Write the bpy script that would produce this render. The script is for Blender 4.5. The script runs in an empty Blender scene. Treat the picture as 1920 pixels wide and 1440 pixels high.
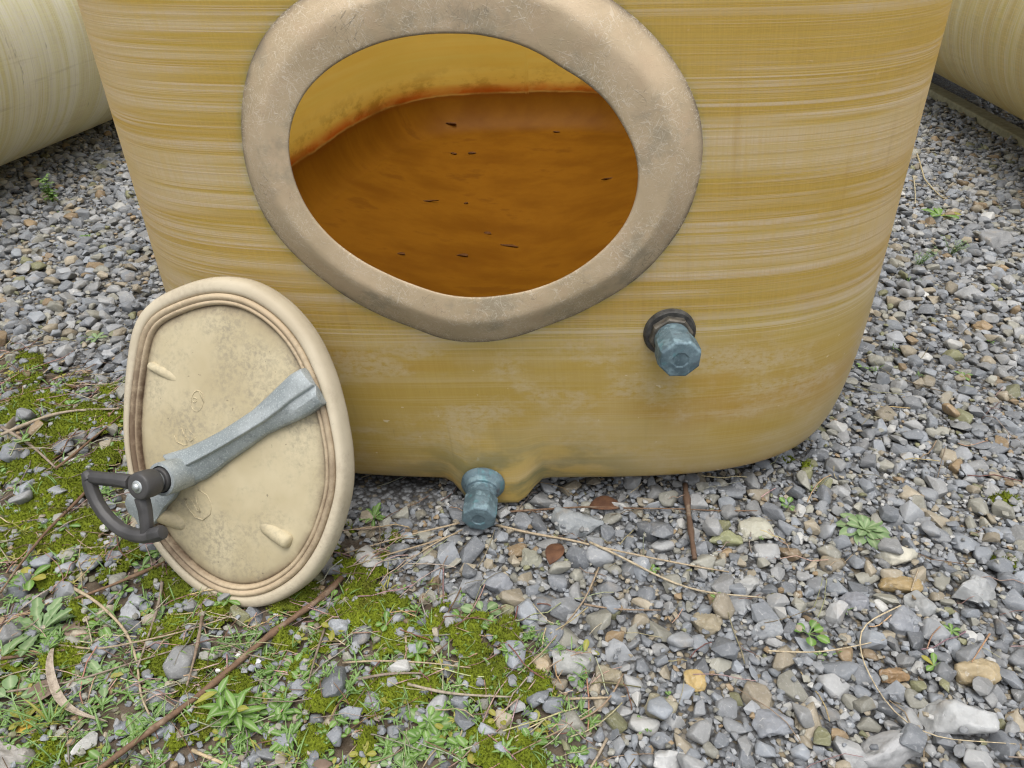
import bpy, bmesh, math, random
import numpy as np
from mathutils import Vector, Matrix, noise as mnoise

scene = bpy.context.scene
col = scene.collection

# ------------------------------------------------------------------ camera
FPX, CAM_H, PITCH, ROLL = 1423.7, 0.93, math.radians(32.68), math.radians(1.2455)
FW = np.array([0.0, math.cos(PITCH), -math.sin(PITCH)])
_rt = np.array([1.0, 0, 0]); _up = np.cross(_rt, FW)
RT = _rt * math.cos(ROLL) + _up * math.sin(ROLL)
UP = -_rt * math.sin(ROLL) + _up * math.cos(ROLL)
CAM = np.array([0.0, 0.0, CAM_H])
cam_d = bpy.data.cameras.new("camera")
cam_d.sensor_width = 36.0
cam_d.lens = FPX / 1920 * 36.0
cam_d.clip_start = 0.02
cam_d.clip_end = 500.0
cam = bpy.data.objects.new("camera", cam_d)
col.objects.link(cam)
m = Matrix.Identity(4)
for i in range(3):
    m[i][0] = RT[i]; m[i][1] = UP[i]; m[i][2] = -FW[i]; m[i][3] = CAM[i]
cam.matrix_world = m
scene.camera = cam

# ------------------------------------------------------------------ sky, sun, exposure
SUN_EL, SUN_AZ = math.radians(74), math.radians(184)
world = bpy.data.worlds.new("World"); scene.world = world
world.use_nodes = True
wn = world.node_tree; wn.nodes.clear()
wo = wn.nodes.new("ShaderNodeOutputWorld")
wb = wn.nodes.new("ShaderNodeBackground"); wb.inputs['Strength'].default_value = 0.15
sky = wn.nodes.new("ShaderNodeTexSky"); sky.sky_type = 'NISHITA'; sky.sun_disc = False
sky.sun_elevation = SUN_EL; sky.sun_rotation = SUN_AZ
sky.air_density = 1.0; sky.dust_density = 6.0; sky.ozone_density = 1.0
hs = wn.nodes.new("ShaderNodeHueSaturation"); hs.inputs['Saturation'].default_value = 0.3
wn.links.new(sky.outputs[0], hs.inputs['Color'])
wn.links.new(hs.outputs[0], wb.inputs['Color'])
wn.links.new(wb.outputs[0], wo.inputs['Surface'])
sun_d = bpy.data.lights.new("sun", 'SUN'); sun_d.energy = 1.0; sun_d.angle = math.radians(50)
sun_d.color = (1.0, 0.97, 0.92)
sun = bpy.data.objects.new("sun", sun_d); col.objects.link(sun)
sdir = Vector((math.sin(SUN_AZ) * math.cos(SUN_EL), math.cos(SUN_AZ) * math.cos(SUN_EL), math.sin(SUN_EL)))
sun.rotation_euler = sdir.to_track_quat('Z', 'Y').to_euler()
scene.view_settings.view_transform = 'Standard'
scene.view_settings.look = 'None'
scene.view_settings.exposure = 0.45
scene.view_settings.gamma = 1.0
scene.cycles.use_denoising = True
scene.cycles.filter_width = 1.2
scene.cycles.max_bounces = 12
scene.cycles.diffuse_bounces = 6
scene.cycles.transmission_bounces = 8

rng = random.Random(7)
nr = np.random.default_rng(7)

# ------------------------------------------------------------------ helpers
def ray(px, py):
    return FW + RT * ((px - 960) / FPX) + UP * ((720 - py) / FPX)

def G(px, py, z=0.0):
    d = ray(px, py); t = (z - CAM_H) / d[2]
    return CAM + d * t

def proj(P):
    d = np.asarray(P, float) - CAM
    z = d @ FW
    return np.stack([960 + FPX * (d @ RT) / z, 720 - FPX * (d @ UP) / z], -1)

def sstep(a, b, x):
    t = np.clip((np.asarray(x, float) - a) / (b - a), 0, 1)
    return t * t * (3 - 2 * t)

def tag(o, label=None, cat=None, group=None, kind=None):
    if label: o['label'] = label
    if cat: o['category'] = cat
    if group: o['group'] = group
    if kind: o['kind'] = kind
    return o

def empty(name, loc):
    o = bpy.data.objects.new(name, None); col.objects.link(o)
    o.location = loc; o.empty_display_size = 0.05
    return o

def link(name, me, mats, parent=None, smooth=True):
    o = bpy.data.objects.new(name, me); col.objects.link(o)
    for mt in (mats if isinstance(mats, (list, tuple)) else [mats]):
        me.materials.append(mt)
    if smooth:
        me.polygons.foreach_set('use_smooth', [True] * len(me.polygons))
    if parent is not None:
        o.parent = parent
        o.matrix_parent_inverse = Matrix.Translation(parent_loc(parent)).inverted()
    return o

def parent_loc(p):
    return p.location        # every Empty's location is a world position (its own parent's offset is in the inverse)

def mesh(name, verts, faces):
    me = bpy.data.meshes.new(name)
    me.from_pydata([tuple(map(float, v)) for v in verts], [], faces)
    me.update()
    return me

def grid_faces(rows, n, closed=True, off=0):
    f = []
    for i in range(rows - 1):
        for j in range(n if closed else n - 1):
            k = (j + 1) % n
            f.append((off + i * n + j, off + i * n + k, off + (i + 1) * n + k, off + (i + 1) * n + j))
    return f

def fast_mesh(name, V, polys_idx, polys_len, smooth=None):
    me = bpy.data.meshes.new(name)
    V = np.asarray(V, np.float32)
    polys_idx = np.asarray(polys_idx, np.int32); polys_len = np.asarray(polys_len, np.int32)
    me.vertices.add(len(V)); me.vertices.foreach_set('co', V.ravel())
    me.loops.add(len(polys_idx)); me.loops.foreach_set('vertex_index', polys_idx)
    me.polygons.add(len(polys_len))
    st = np.concatenate([[0], np.cumsum(polys_len)[:-1]]).astype(np.int32)
    me.polygons.foreach_set('loop_start', st)
    if smooth is not None:
        me.polygons.foreach_set('use_smooth', np.asarray(smooth, bool))
    me.update(calc_edges=True)
    return me

def set_col(me, C, name='Col'):
    a = me.color_attributes.new(name, 'FLOAT_COLOR', 'POINT')
    C = np.asarray(C, np.float32)
    if C.shape[1] == 3:
        C = np.concatenate([C, np.ones((len(C), 1), np.float32)], 1)
    a.data.foreach_set('color', C.ravel())

class MB:
    """collects verts / faces for one mesh"""
    def __init__(s): s.v = []; s.f = []; s.c = []
    def add(s, v, f, c=None):
        o = len(s.v); s.v += [tuple(map(float, p)) for p in v]
        s.f += [tuple(i + o for i in q) for q in f]
        if c is not None: s.c += [tuple(c)] * len(v)
    def tube(s, pts, radii, seg=7, flat=1.0, cap=True, c=None, up=None, ph=0.0):
        pts = [Vector(p) for p in pts]
        V = []; F = []
        n = len(pts)
        ref = Vector(up) if up is not None else Vector((0.13, 0.21, 0.97))
        for i, p in enumerate(pts):
            t = (pts[min(i + 1, n - 1)] - pts[max(i - 1, 0)]).normalized()
            a = ref - t * ref.dot(t)
            if a.length < 1e-4: a = Vector((1, 0, 0)) - t * t.x
            a.normalize(); b = t.cross(a)
            r = radii[i] if hasattr(radii, '__len__') else radii
            for k in range(seg):
                w = 2 * math.pi * k / seg + ph
                V.append(p + (b * math.cos(w) + a * math.sin(w) * flat) * r)
        F = grid_faces(n, seg)
        if cap:
            F.append(tuple(reversed(range(seg)))); F.append(tuple(range((n - 1) * seg, n * seg)))
        s.add(V, F, c)
    def lathe(s, origin, axis, prof, seg=32, phase=0.0, ref=None, poly=None):
        """prof: list of (radius, distance along axis); poly: number of flats -> polygonal section"""
        ax = Vector(axis).normalized()
        a = (Vector(ref) if ref is not None else Vector((0, 0, 1)))
        a = (a - ax * a.dot(ax)).normalized(); b = ax.cross(a)
        V = []
        for r, h in prof:
            for k in range(seg):
                w = 2 * math.pi * k / seg + phase
                V.append(Vector(origin) + ax * h + (a * math.cos(w) + b * math.sin(w)) * r)
        F = grid_faces(len(prof), seg)
        F.append(tuple(reversed(range(seg)))); F.append(tuple(range((len(prof) - 1) * seg, len(prof) * seg)))
        s.add(V, F)
    def build(s, name, mats, parent=None, smooth=True, bevel=0.0, seg=2, autosmooth=None):
        me = mesh(name, s.v, s.f)
        bm = bmesh.new(); bm.from_mesh(me)
        bmesh.ops.recalc_face_normals(bm, faces=bm.faces)
        if bevel > 0:
            ed = [e for e in bm.edges if len(e.link_faces) == 2 and e.calc_face_angle(0) > 0.5]
            bmesh.ops.bevel(bm, geom=ed, offset=bevel, segments=seg, affect='EDGES', profile=0.5, clamp_overlap=True)
        bm.to_mesh(me); bm.free()
        if s.c and len(s.c) == len(me.vertices): set_col(me, s.c)
        o = link(name, me, mats, parent, smooth)
        if autosmooth:
            me.set_sharp_from_angle(angle=math.radians(autosmooth))
        return o

def circ_interp(ang, rad, n):
    """periodic smooth interpolation of r(theta)"""
    ang = np.asarray(ang); rad = np.asarray(rad)
    o = np.argsort(ang); ang = ang[o]; rad = rad[o]
    A = np.concatenate([ang - 2 * math.pi, ang, ang + 2 * math.pi]); R = np.tile(rad, 3)
    th = np.linspace(-math.pi, math.pi, n, endpoint=False)
    fine = np.linspace(-math.pi, math.pi, 720, endpoint=False)
    r = np.interp(fine, A, R)
    k = np.hanning(41); k /= k.sum()
    r = np.convolve(np.tile(r, 3), k, 'same')[720:1440]
    return th, np.interp(th, np.concatenate([fine, [math.pi]]), np.concatenate([r, r[:1]]))

# ------------------------------------------------------------------ node helper
class NT:
    def __init__(s, name):
        s.m = bpy.data.materials.new(name); s.m.use_nodes = True
        s.t = s.m.node_tree; s.t.nodes.clear()
        s.out = s.n('OutputMaterial'); s.b = s.n('BsdfPrincipled')
        s.t.links.new(s.b.outputs[0], s.out.inputs[0])
    def n(s, typ, **kw):
        nd = s.t.nodes.new('ShaderNode' + typ)
        for k, v in kw.items(): setattr(nd, k, v)
        return nd
    def set(s, inp, v):
        if isinstance(v, bpy.types.NodeSocket): s.t.links.new(v, inp)
        elif v is not None:
            if isinstance(v, tuple) and len(v) == 3 and inp.type == 'RGBA': v = v + (1.0,)
            inp.default_value = v
    def math(s, op, a, b=None, clamp=False):
        nd = s.n('Math', operation=op); nd.use_clamp = clamp
        s.set(nd.inputs[0], a)
        if b is not None: s.set(nd.inputs[1], b)
        return nd.outputs[0]
    def mix(s, f, a, b, blend='MIX'):
        nd = s.n('Mix', data_type='RGBA', blend_type=blend); nd.clamp_factor = True
        s.set(nd.inputs[0], f); s.set(nd.inputs[6], a); s.set(nd.inputs[7], b)
        return nd.outputs[2]
    def map(s, vec, scale=(1, 1, 1), loc=(0, 0, 0), rot=(0, 0, 0)):
        nd = s.n('Mapping'); s.set(nd.inputs[0], vec)
        nd.inputs['Location'].default_value = loc; nd.inputs['Rotation'].default_value = rot
        nd.inputs['Scale'].default_value = scale
        return nd.outputs[0]
    def noise(s, vec, scale=1.0, detail=2.0, rough=0.5, dist=0.0):
        nd = s.n('TexNoise'); s.set(nd.inputs['Vector'], vec)
        nd.inputs['Scale'].default_value = scale; nd.inputs['Detail'].default_value = detail
        nd.inputs['Roughness'].default_value = rough; nd.inputs['Distortion'].default_value = dist
        return nd.outputs['Fac']
    def ramp(s, f, lo, hi, a=0.0, b=1.0):
        nd = s.n('MapRange'); nd.interpolation_type = 'SMOOTHSTEP'; nd.clamp = True
        s.set(nd.inputs[0], f); s.set(nd.inputs[1], lo); s.set(nd.inputs[2], hi)
        s.set(nd.inputs[3], a); s.set(nd.inputs[4], b)
        return nd.outputs[0]
    def obj(s): return s.n('TexCoord').outputs['Object']
    def uv(s): return s.n('TexCoord').outputs['UV']
    def bump(s, h, strength=0.3, dist=0.002):
        nd = s.n('Bump'); nd.inputs['Strength'].default_value = strength; nd.inputs['Distance'].default_value = dist
        s.set(nd.inputs['Height'], h)
        s.t.links.new(nd.outputs[0], s.b.inputs['Normal'])
        return nd.outputs[0]
    def fibres(s, vec, scale=1.0, width=0.018, rots=(0.3, 1.2, 2.1, 2.75)):
        """short random strands: thin iso-lines of stretched noise at several angles"""
        acc = None
        for i, r in enumerate(rots):
            v = s.map(s.map(vec, rot=(0, r, 0)), scale=(28 * scale, 28 * scale, 190 * scale), loc=(i * 7.3, i * 3.1, i * 1.7))
            a = s.noise(v, 1.0, 0.0)
            d = s.math('ABSOLUTE', s.math('SUBTRACT', a, 0.56 + 0.03 * i))
            l = s.ramp(d, 0.0, width, 1.0, 0.0)
            acc = l if acc is None else s.math('MAXIMUM', acc, l)
        return acc

# ------------------------------------------------------------------ materials
def mat_grp(name, amber, pale, low, streak_axis='v', trans=0.35, seam=True, palef=1.0, tcol=(0.93, 0.85, 0.47), fs=1.0):
    t = NT(name)
    uv = t.uv()
    sep = t.n('SeparateXYZ'); t.set(sep.inputs[0], uv)
    v = sep.outputs[1]
    warp = t.noise(t.map(uv, (1.6, 2.0, 1)), 1.0, 1.0)
    vv = t.math('ADD', v, t.math('MULTIPLY', warp, 0.016))
    cmb = t.n('CombineXYZ'); t.set(cmb.inputs[0], sep.outputs[0]); t.set(cmb.inputs[1], vv)
    q = cmb.outputs[0]
    def streak(fu, fv_, off, det=2.0): return t.noise(t.map(q, (fu, fv_ * fs, 1), (off, off * 2.3, 0)), 1.0, det, 0.6)
    n1 = streak(0.55, 62, 1.0, 3.0); n2 = streak(1.0, 300, 4.0)
    n3 = streak(0.40, 13, 2.0); n4 = t.noise(t.map(uv, (2.6, 2.6, 1), (8, 2, 3)), 1.0, 3.0, 0.55)
    aux = t.n('Attribute'); aux.attribute_name = 'Aux'
    sa = t.n('SeparateColor'); t.set(sa.inputs[0], aux.outputs['Color'])
    corner = sa.outputs[0]; sumpd = sa.outputs[1]; worn = sa.outputs[2]
    bias = t.math('ADD', t.math('MULTIPLY', corner, 0.13), t.math('MULTIPLY', worn, 0.045))
    bias = t.math('ADD', bias, t.math('MULTIPLY', t.math('SUBTRACT', n4, 0.5), 0.28))
    upz = t.ramp(t.math('ADD', v, t.math('MULTIPLY', t.math('SUBTRACT', n4, 0.5), 0.10)), 0.30, 0.42) if seam else 1.0
    # soft chalky bands, then fine separate rovings in three widths, each gathered into the dry bands
    band = t.math('ADD', t.math('ADD', t.math('MULTIPLY', n3, 0.7), t.math('MULTIPLY', n1, 0.5)), bias)
    st = t.math('MULTIPLY', t.ramp(band, 0.56, 0.74), 0.85)
    dens = t.ramp(band, 0.45, 0.62)
    l1 = t.math('MULTIPLY', t.ramp(streak(0.5, 150, 6.0), 0.545, 0.585), dens)
    l2 = t.math('MULTIPLY', t.ramp(streak(0.8, 290, 9.0), 0.535, 0.585), t.math('ADD', t.math('MULTIPLY', dens, 0.8), 0.2))
    l3 = t.math('MULTIPLY', t.ramp(streak(1.6, 520, 13.0, 1.0), 0.55, 0.62), t.math('ADD', t.math('MULTIPLY', dens, 0.6), 0.4))
    hair = t.math('MAXIMUM', t.math('MULTIPLY', l1, 0.85), t.math('MAXIMUM', t.math('MULTIPLY', l2, 0.8), t.math('MULTIPLY', l3, 0.5)))
    # rovings are broken up along their length
    hair = t.math('MULTIPLY', hair, t.ramp(t.noise(t.map(q, (2.6, 45, 1), (5, 5, 5)), 1.0, 3.0, 0.6), 0.36, 0.56, 0.15, 1.0))
    st = t.math('MULTIPLY', st, palef); hair = t.math('MULTIPLY', hair, palef)
    if seam:
        st = t.math('MULTIPLY', st, upz); hair = t.math('MULTIPLY', hair, t.math('ADD', t.math('MULTIPLY', upz, 0.9), 0.1))
    # woven threads across
    th = t.noise(t.map(uv, (330, 9, 1)), 1.0, 1.0)
    c0 = t.mix(n4, amber, tuple(x * y for x, y in zip(amber, (0.78, 0.80, 0.8))))
    c0 = t.mix(t.ramp(n3, 0.35, 0.65), c0, tuple(x * y for x, y in zip(amber, (0.93, 1.02, 0.9))))
    if seam:
        lowc = t.mix(t.ramp(n4, 0.35, 0.7), low, tuple(x * y for x, y in zip(low, (1.18, 1.22, 1.45))))
        lowc = t.mix(t.math('MULTIPLY', t.ramp(t.noise(t.map(uv, (1.6, 7, 1), (3, 3, 8)), 1.0, 3.0, 0.55), 0.50, 0.64), 0.6), lowc, (0.40, 0.235, 0.045))
        bnd = t.noise(t.map(q, (0.7, 26, 1), (7, 7, 7)), 1.0, 3.0, 0.6)
        lowc = t.mix(t.ramp(bnd, 0.44, 0.68, 0.0, 0.28), lowc, (0.45, 0.345, 0.155))
        cld = t.noise(t.map(uv, (2.2, 4.5, 1), (1, 9, 2)), 1.0, 4.0, 0.6)
        lowc = t.mix(t.math('MULTIPLY', t.ramp(t.math('ADD', cld, t.math('MULTIPLY', corner, 0.10)), 0.50, 0.66), 0.34), lowc, (0.48, 0.39, 0.22))
        c0 = t.mix(upz, lowc, c0)
    c1 = t.mix(st, c0, pale)
    c1 = t.mix(t.math('MULTIPLY', hair, 1.0), c1, (0.78, 0.755, 0.64))
    dkh = t.math('MULTIPLY', t.ramp(n2, 0.44, 0.38), t.math('ADD', t.math('MULTIPLY', upz, .8), .2) if seam else 0.6)
    c1 = t.mix(t.math('MULTIPLY', dkh, 0.35), c1, tuple(x * 0.55 for x in amber))
    c1 = t.mix(t.math('MULTIPLY', t.math('MULTIPLY', t.ramp(th, 0.42, 0.62), 0.32), t.math('ADD', t.math('MULTIPLY', upz, .85), .15) if seam else 1.0), c1, tuple(min(.8, x * 1.3) for x in amber))
    # chalky scuffs low down and dark grime specks
    sc = t.noise(t.map(uv, (5.5, 11, 1), (3, 1, 0)), 1.0, 5.0, 0.65)
    fine = t.noise(t.map(uv, (70, 120, 1)), 1.0, 3.0, 0.7)
    scuff = t.math('MULTIPLY', t.ramp(t.math('ADD', sc, t.math('MULTIPLY', corner, 0.05)), 0.47, 0.62), t.ramp(fine, 0.30, 0.60))
    if seam:
        scuff = t.math('MULTIPLY', scuff, t.ramp(v, 0.05, 0.2, 0.45, 1.0))
        scuff = t.math('MULTIPLY', scuff, t.ramp(v, 0.34, 0.46, 0.75, 0.1))
    else:
        scuff = t.math('MULTIPLY', scuff, 0.35)
    c2 = t.mix(t.math('MULTIPLY', scuff, 0.65), c1, (0.53, 0.45, 0.31))
    spk = t.noise(t.map(uv, (38, 14, 1), (11, 5, 0)), 1.0, 4.0, 0.7)
    dk = t.math('MULTIPLY', t.ramp(spk, 0.67, 0.74), 0.30) if seam else t.math('MULTIPLY', t.ramp(t.noise(t.map(uv, (4.5, 17, 1), (11, 5, 0)), 1.0, 5.0, 0.7), 0.62, 0.72), 0.6)
    c2 = t.mix(dk, c2, (0.10, 0.085, 0.055))
    chip = t.ramp(t.noise(t.map(uv, (55, 80, 1), (2, 2, 9)), 1.0, 2.0, 0.5), 0.735, 0.76)
    c2 = t.mix(t.math('MULTIPLY', chip, 0.6), c2, (0.66, 0.60, 0.44))
    drip = t.math('MULTIPLY', t.ramp(t.noise(t.map(uv, (26, 1.3, 1), (4, 8, 1)), 1.0, 3.0, 0.6), 0.60, 0.72), t.ramp(n4, 0.42, 0.6))
    c2 = t.mix(t.math('MULTIPLY', drip, 0.30), c2, (0.20, 0.15, 0.06))
    alg = t.noise(t.map(uv, (9, 22, 1), (2, 7, 0)), 1.0, 4.0, 0.6)
    c2 = t.mix(t.math('MULTIPLY', t.math('MULTIPLY', sumpd, t.ramp(alg, 0.36, 0.60)), 0.85), c2, (0.13, 0.14, 0.07))
    t.set(t.b.inputs['Base Color'], c2)
    t.set(t.b.inputs['Roughness'], t.ramp(st, 0, 1, 0.34, 0.60))
    t.b.inputs['Specular IOR Level'].default_value = 0.42
    hgt = t.math('ADD', t.math('MULTIPLY', n1, 0.6), t.math('ADD', t.math('MULTIPLY', n2, 0.4), t.math('MULTIPLY', hair, 0.35)))
    hgt = t.math('MULTIPLY', hgt, t.math('ADD', t.math('MULTIPLY', upz, 0.85), 0.15)) if seam else hgt
    nb = t.bump(hgt, 0.28, 0.0025)
    tr = t.n('BsdfTranslucent'); t.set(tr.inputs['Color'], t.mix(t.math('MULTIPLY', t.math('MAXIMUM', st, hair), 0.75), tcol, (0.80, 0.76, 0.62)))
    t.t.links.new(nb, tr.inputs['Normal'])
    mx = t.n('MixShader'); t.set(mx.inputs[0], t.math('MULTIPLY', t.math('ADD', t.math('MULTIPLY', upz, 0.88), 0.12), trans) if seam else trans)
    t.t.links.new(t.b.outputs[0], mx.inputs[1]); t.t.links.new(tr.outputs[0], mx.inputs[2])
    t.t.links.new(mx.outputs[0], t.out.inputs[0])
    return t.m

def mat_inside(name):
    t = NT(name)
    uv = t.uv(); sep = t.n('SeparateXYZ'); t.set(sep.inputs[0], uv); v = sep.outputs[1]
    n1 = t.noise(t.map(uv, (1.2, 34, 1)), 1.0, 3.0, 0.6)
    n2 = t.noise(t.map(uv, (3, 3.5, 1), (5, 0, 0)), 1.0, 4.0, 0.6)
    ob = t.obj()
    f1 = t.noise(t.map(ob, (4.5, 9, 2)), 1.0, 5.0, 0.66)
    f2 = t.noise(t.map(ob, (30, 160, 0.5)), 1.0, 2.0, 0.6)
    wig = t.math('ADD', v, t.math('MULTIPLY', t.math('SUBTRACT', n2, 0.5), 0.030))
    up = t.ramp(wig, 0.326, 0.338)
    wall = t.mix(n1, (0.74, 0.51, 0.10), (0.86, 0.68, 0.24))
    wall = t.mix(t.math('MULTIPLY', t.ramp(n2, 0.52, 0.72), 0.45), wall, (0.34, 0.20, 0.03))
    rust = t.math('MULTIPLY', t.math('MULTIPLY', t.ramp(wig, 0.334, 0.372, 1.0, 0.0), up), t.ramp(t.noise(t.map(uv, (4, 9, 1), (2, 4, 0)), 1.0, 4.0, 0.65), 0.36, 0.58, 0.5, 1.0))
    wall = t.mix(t.math('MULTIPLY', rust, 0.8), wall, (0.58, 0.17, 0.01))
    rust2 = t.math('MULTIPLY', t.ramp(wig, 0.34, 0.45, 1.0, 0.0), t.ramp(t.noise(t.map(uv, (9, 16, 1), (6, 1, 0)), 1.0, 5.0, 0.7), 0.46, 0.62))
    wall = t.mix(t.math('MULTIPLY', rust2, 0.7), wall, (0.26, 0.12, 0.02))
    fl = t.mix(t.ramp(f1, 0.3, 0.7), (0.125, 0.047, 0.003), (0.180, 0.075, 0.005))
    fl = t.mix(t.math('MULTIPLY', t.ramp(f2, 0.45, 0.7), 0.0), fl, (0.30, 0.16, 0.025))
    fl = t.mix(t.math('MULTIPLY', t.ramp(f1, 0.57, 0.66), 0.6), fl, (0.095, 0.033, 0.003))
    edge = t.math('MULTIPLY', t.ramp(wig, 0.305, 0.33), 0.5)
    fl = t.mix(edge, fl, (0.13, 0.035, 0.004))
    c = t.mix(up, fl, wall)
    t.set(t.b.inputs['Base Color'], c)
    t.b.inputs['Roughness'].default_value = 0.5
    t.b.inputs['Specular IOR Level'].default_value = 0.06
    tr = t.n('BsdfTranslucent'); t.set(tr.inputs['Color'], t.mix(t.math('MULTIPLY', rust, 0.9), t.mix(t.math('MULTIPLY', rust2, 0.5), t.mix(up, (0.45, 0.20, 0.025), t.mix(n1, (0.94, 0.64, 0.14), (1.0, 0.84, 0.34))), (0.5, 0.3, 0.05)), (0.75, 0.16, 0.01)))
    mx = t.n('MixShader'); t.set(mx.inputs[0], t.ramp(up, 0, 1, 0.08, 0.86))
    t.t.links.new(t.b.outputs[0], mx.inputs[1]); t.t.links.new(tr.outputs[0], mx.inputs[2])
    t.t.links.new(mx.outputs[0], t.out.inputs[0])
    return t.m

def mat_ring():
    t = NT('laminate_beige'); o = t.obj()
    n = t.noise(o, 7.0, 4.0, 0.6); n2 = t.noise(t.map(o, (1, 1, 1), (3, 2, 1)), 22.0, 4.0, 0.65)
    c = t.mix(t.ramp(n, 0.35, 0.68), (0.40, 0.315, 0.20), (0.515, 0.405, 0.27))
    c = t.mix(t.math('MULTIPLY', t.ramp(n2, 0.48, 0.66), 0.35), c, (0.45, 0.33, 0.215))
    c = t.mix(t.math('MULTIPLY', t.ramp(t.noise(o, 13.0, 5.0, 0.7), 0.50, 0.68), 0.55), c, (0.25, 0.225, 0.165))
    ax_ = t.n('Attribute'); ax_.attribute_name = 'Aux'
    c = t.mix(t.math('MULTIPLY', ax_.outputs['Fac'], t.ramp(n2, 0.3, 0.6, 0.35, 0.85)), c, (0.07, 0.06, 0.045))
    fb = t.fibres(o, 1.5, 0.022)
    msk = t.ramp(t.noise(t.map(o, (1, 1, 1), (9, 9, 9)), 16.0, 3.0, 0.6), 0.36, 0.56)
    c = t.mix(t.math('MULTIPLY', t.math('MULTIPLY', fb, msk), 0.62), c, (0.66, 0.59, 0.47))
    fd = t.fibres(t.map(o, loc=(5, 2, 8)), 0.8, 0.010, (0.9, 1.8, 2.5))
    msk2 = t.ramp(t.noise(t.map(o, (1, 1, 1), (4, 7, 1)), 12.0, 3.0, 0.6), 0.52, 0.66)
    c = t.mix(t.math('MULTIPLY', t.math('MULTIPLY', fd, msk2), 0.6), c, (0.11, 0.10, 0.075))
    t.set(t.b.inputs['Base Color'], c)
    t.b.inputs['Roughness'].default_value = 0.48
    t.b.inputs['Specular IOR Level'].default_value = 0.38
    t.bump(t.math('ADD', t.math('MULTIPLY', fb, 0.35), t.noise(o, 60, 3.0, 0.6)), 0.30, 0.002)
    return t.m

def mat_lid(name, c0, c1, grime, gamount, scale=1.0, rough=0.6):
    t = NT(name); o = t.obj()
    n = t.noise(o, 6.0, 4.0, 0.6)
    c = t.mix(t.ramp(n, 0.33, 0.68), c0, c1)
    g1 = t.noise(t.map(o, (1, 1, 1), (2, 5, 1)), 9.0 * scale, 5.0, 0.7)
    g2 = t.noise(t.map(o, (1, 1, 1), (1, 8, 4)), 150.0, 3.0, 0.7)
    gm = t.math('MULTIPLY', t.ramp(g1, 0.38, 0.66), t.ramp(g2, 0.36, 0.68))
    c = t.mix(t.math('MULTIPLY', gm, gamount), c, grime)
    sp = t.ramp(t.noise(t.map(o, (1, 1, 1), (7, 1, 3)), 95.0, 3.0, 0.6), 0.69, 0.74)
    c = t.mix(t.math('MULTIPLY', sp, gamount * 0.7), c, (0.06, 0.05, 0.035))
    at = t.n('Attribute'); at.attribute_name = 'Aux'
    sa = t.n('SeparateColor'); t.set(sa.inputs[0], at.outputs['Color'])
    c = t.mix(t.math('MULTIPLY', sa.outputs[0], t.ramp(t.noise(o, 40, 4.0, 0.7), 0.25, 0.6, 0.45, 1.0)), c, (0.085, 0.05, 0.03))
    t.set(t.b.inputs['Base Color'], c)
    t.b.inputs['Roughness'].default_value = rough
    t.b.inputs['Specular IOR Level'].default_value = 0.3
    t.bump(t.noise(o, 110, 3.0, 0.6), 0.12, 0.001)
    return t.m

def mat_cast(name, c0, c1, metallic=0.35, rough=0.55):
    t = NT(name); o = t.obj()
    n = t.noise(o, 14, 4.0, 0.6); n2 = t.noise(o, 420, 2.0, 0.6); n3 = t.noise(o, 120, 4.0, 0.7)
    c = t.mix(t.ramp(n, 0.35, 0.65), c0, c1)
    c = t.mix(t.math('MULTIPLY', t.ramp(n2, 0.55, 0.66), 0.45), c, tuple(min(.75, x * 1.55) for x in c1))
    c = t.mix(t.math('MULTIPLY', t.ramp(n3, 0.52, 0.70), 0.40), c, tuple(x * 0.5 for x in c0))
    t.set(t.b.inputs['Base Color'], c)
    t.b.inputs['Metallic'].default_value = metallic; t.b.inputs['Roughness'].default_value = rough
    t.bump(t.math('ADD', n3, n2), 0.22, 0.0012)
    return t.m

def mat_patina(name):
    t = NT(name); o = t.obj()
    n = t.noise(o, 55, 5.0, 0.65); n2 = t.noise(t.map(o, loc=(3, 3, 3)), 26, 4.0, 0.65)
    c = t.mix(t.ramp(n2, 0.36, 0.62), (0.075, 0.118, 0.140), (0.145, 0.212, 0.245))
    c = t.mix(t.math('MULTIPLY', t.ramp(n, 0.50, 0.66), 0.6), c, (0.25, 0.36, 0.40))
    c = t.mix(t.math('MULTIPLY', t.ramp(t.noise(o, 40, 3.0, 0.6), 0.57, 0.70), 0.55), c, (0.09, 0.24, 0.27))
    c = t.mix(t.math('MULTIPLY', t.ramp(t.noise(t.map(o, loc=(8, 1, 2)), 34, 3.0, 0.6), 0.58, 0.72), 0.7), c, (0.075, 0.06, 0.065))
    t.set(t.b.inputs['Base Color'], c)
    t.b.inputs['Roughness'].default_value = 0.62; t.b.inputs['Metallic'].default_value = 0.25
    t.bump(n, 0.12, 0.0006)
    return t.m

def mat_simple(name, c0, c1, scale=40, rough=0.6, spec=0.4, bump=0.15, metallic=0.0, dist=0.001):
    t = NT(name); o = t.obj(); n = t.noise(o, scale, 4.0, 0.6)
    t.set(t.b.inputs['Base Color'], t.mix(t.ramp(n, 0.3, 0.7), c0, c1))
    t.b.inputs['Roughness'].default_value = rough; t.b.inputs['Specular IOR Level'].default_value = spec
    t.b.inputs['Metallic'].default_value = metallic
    if bump: t.bump(t.noise(o, scale * 4, 3.0, 0.6), bump, dist)
    return t.m

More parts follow.
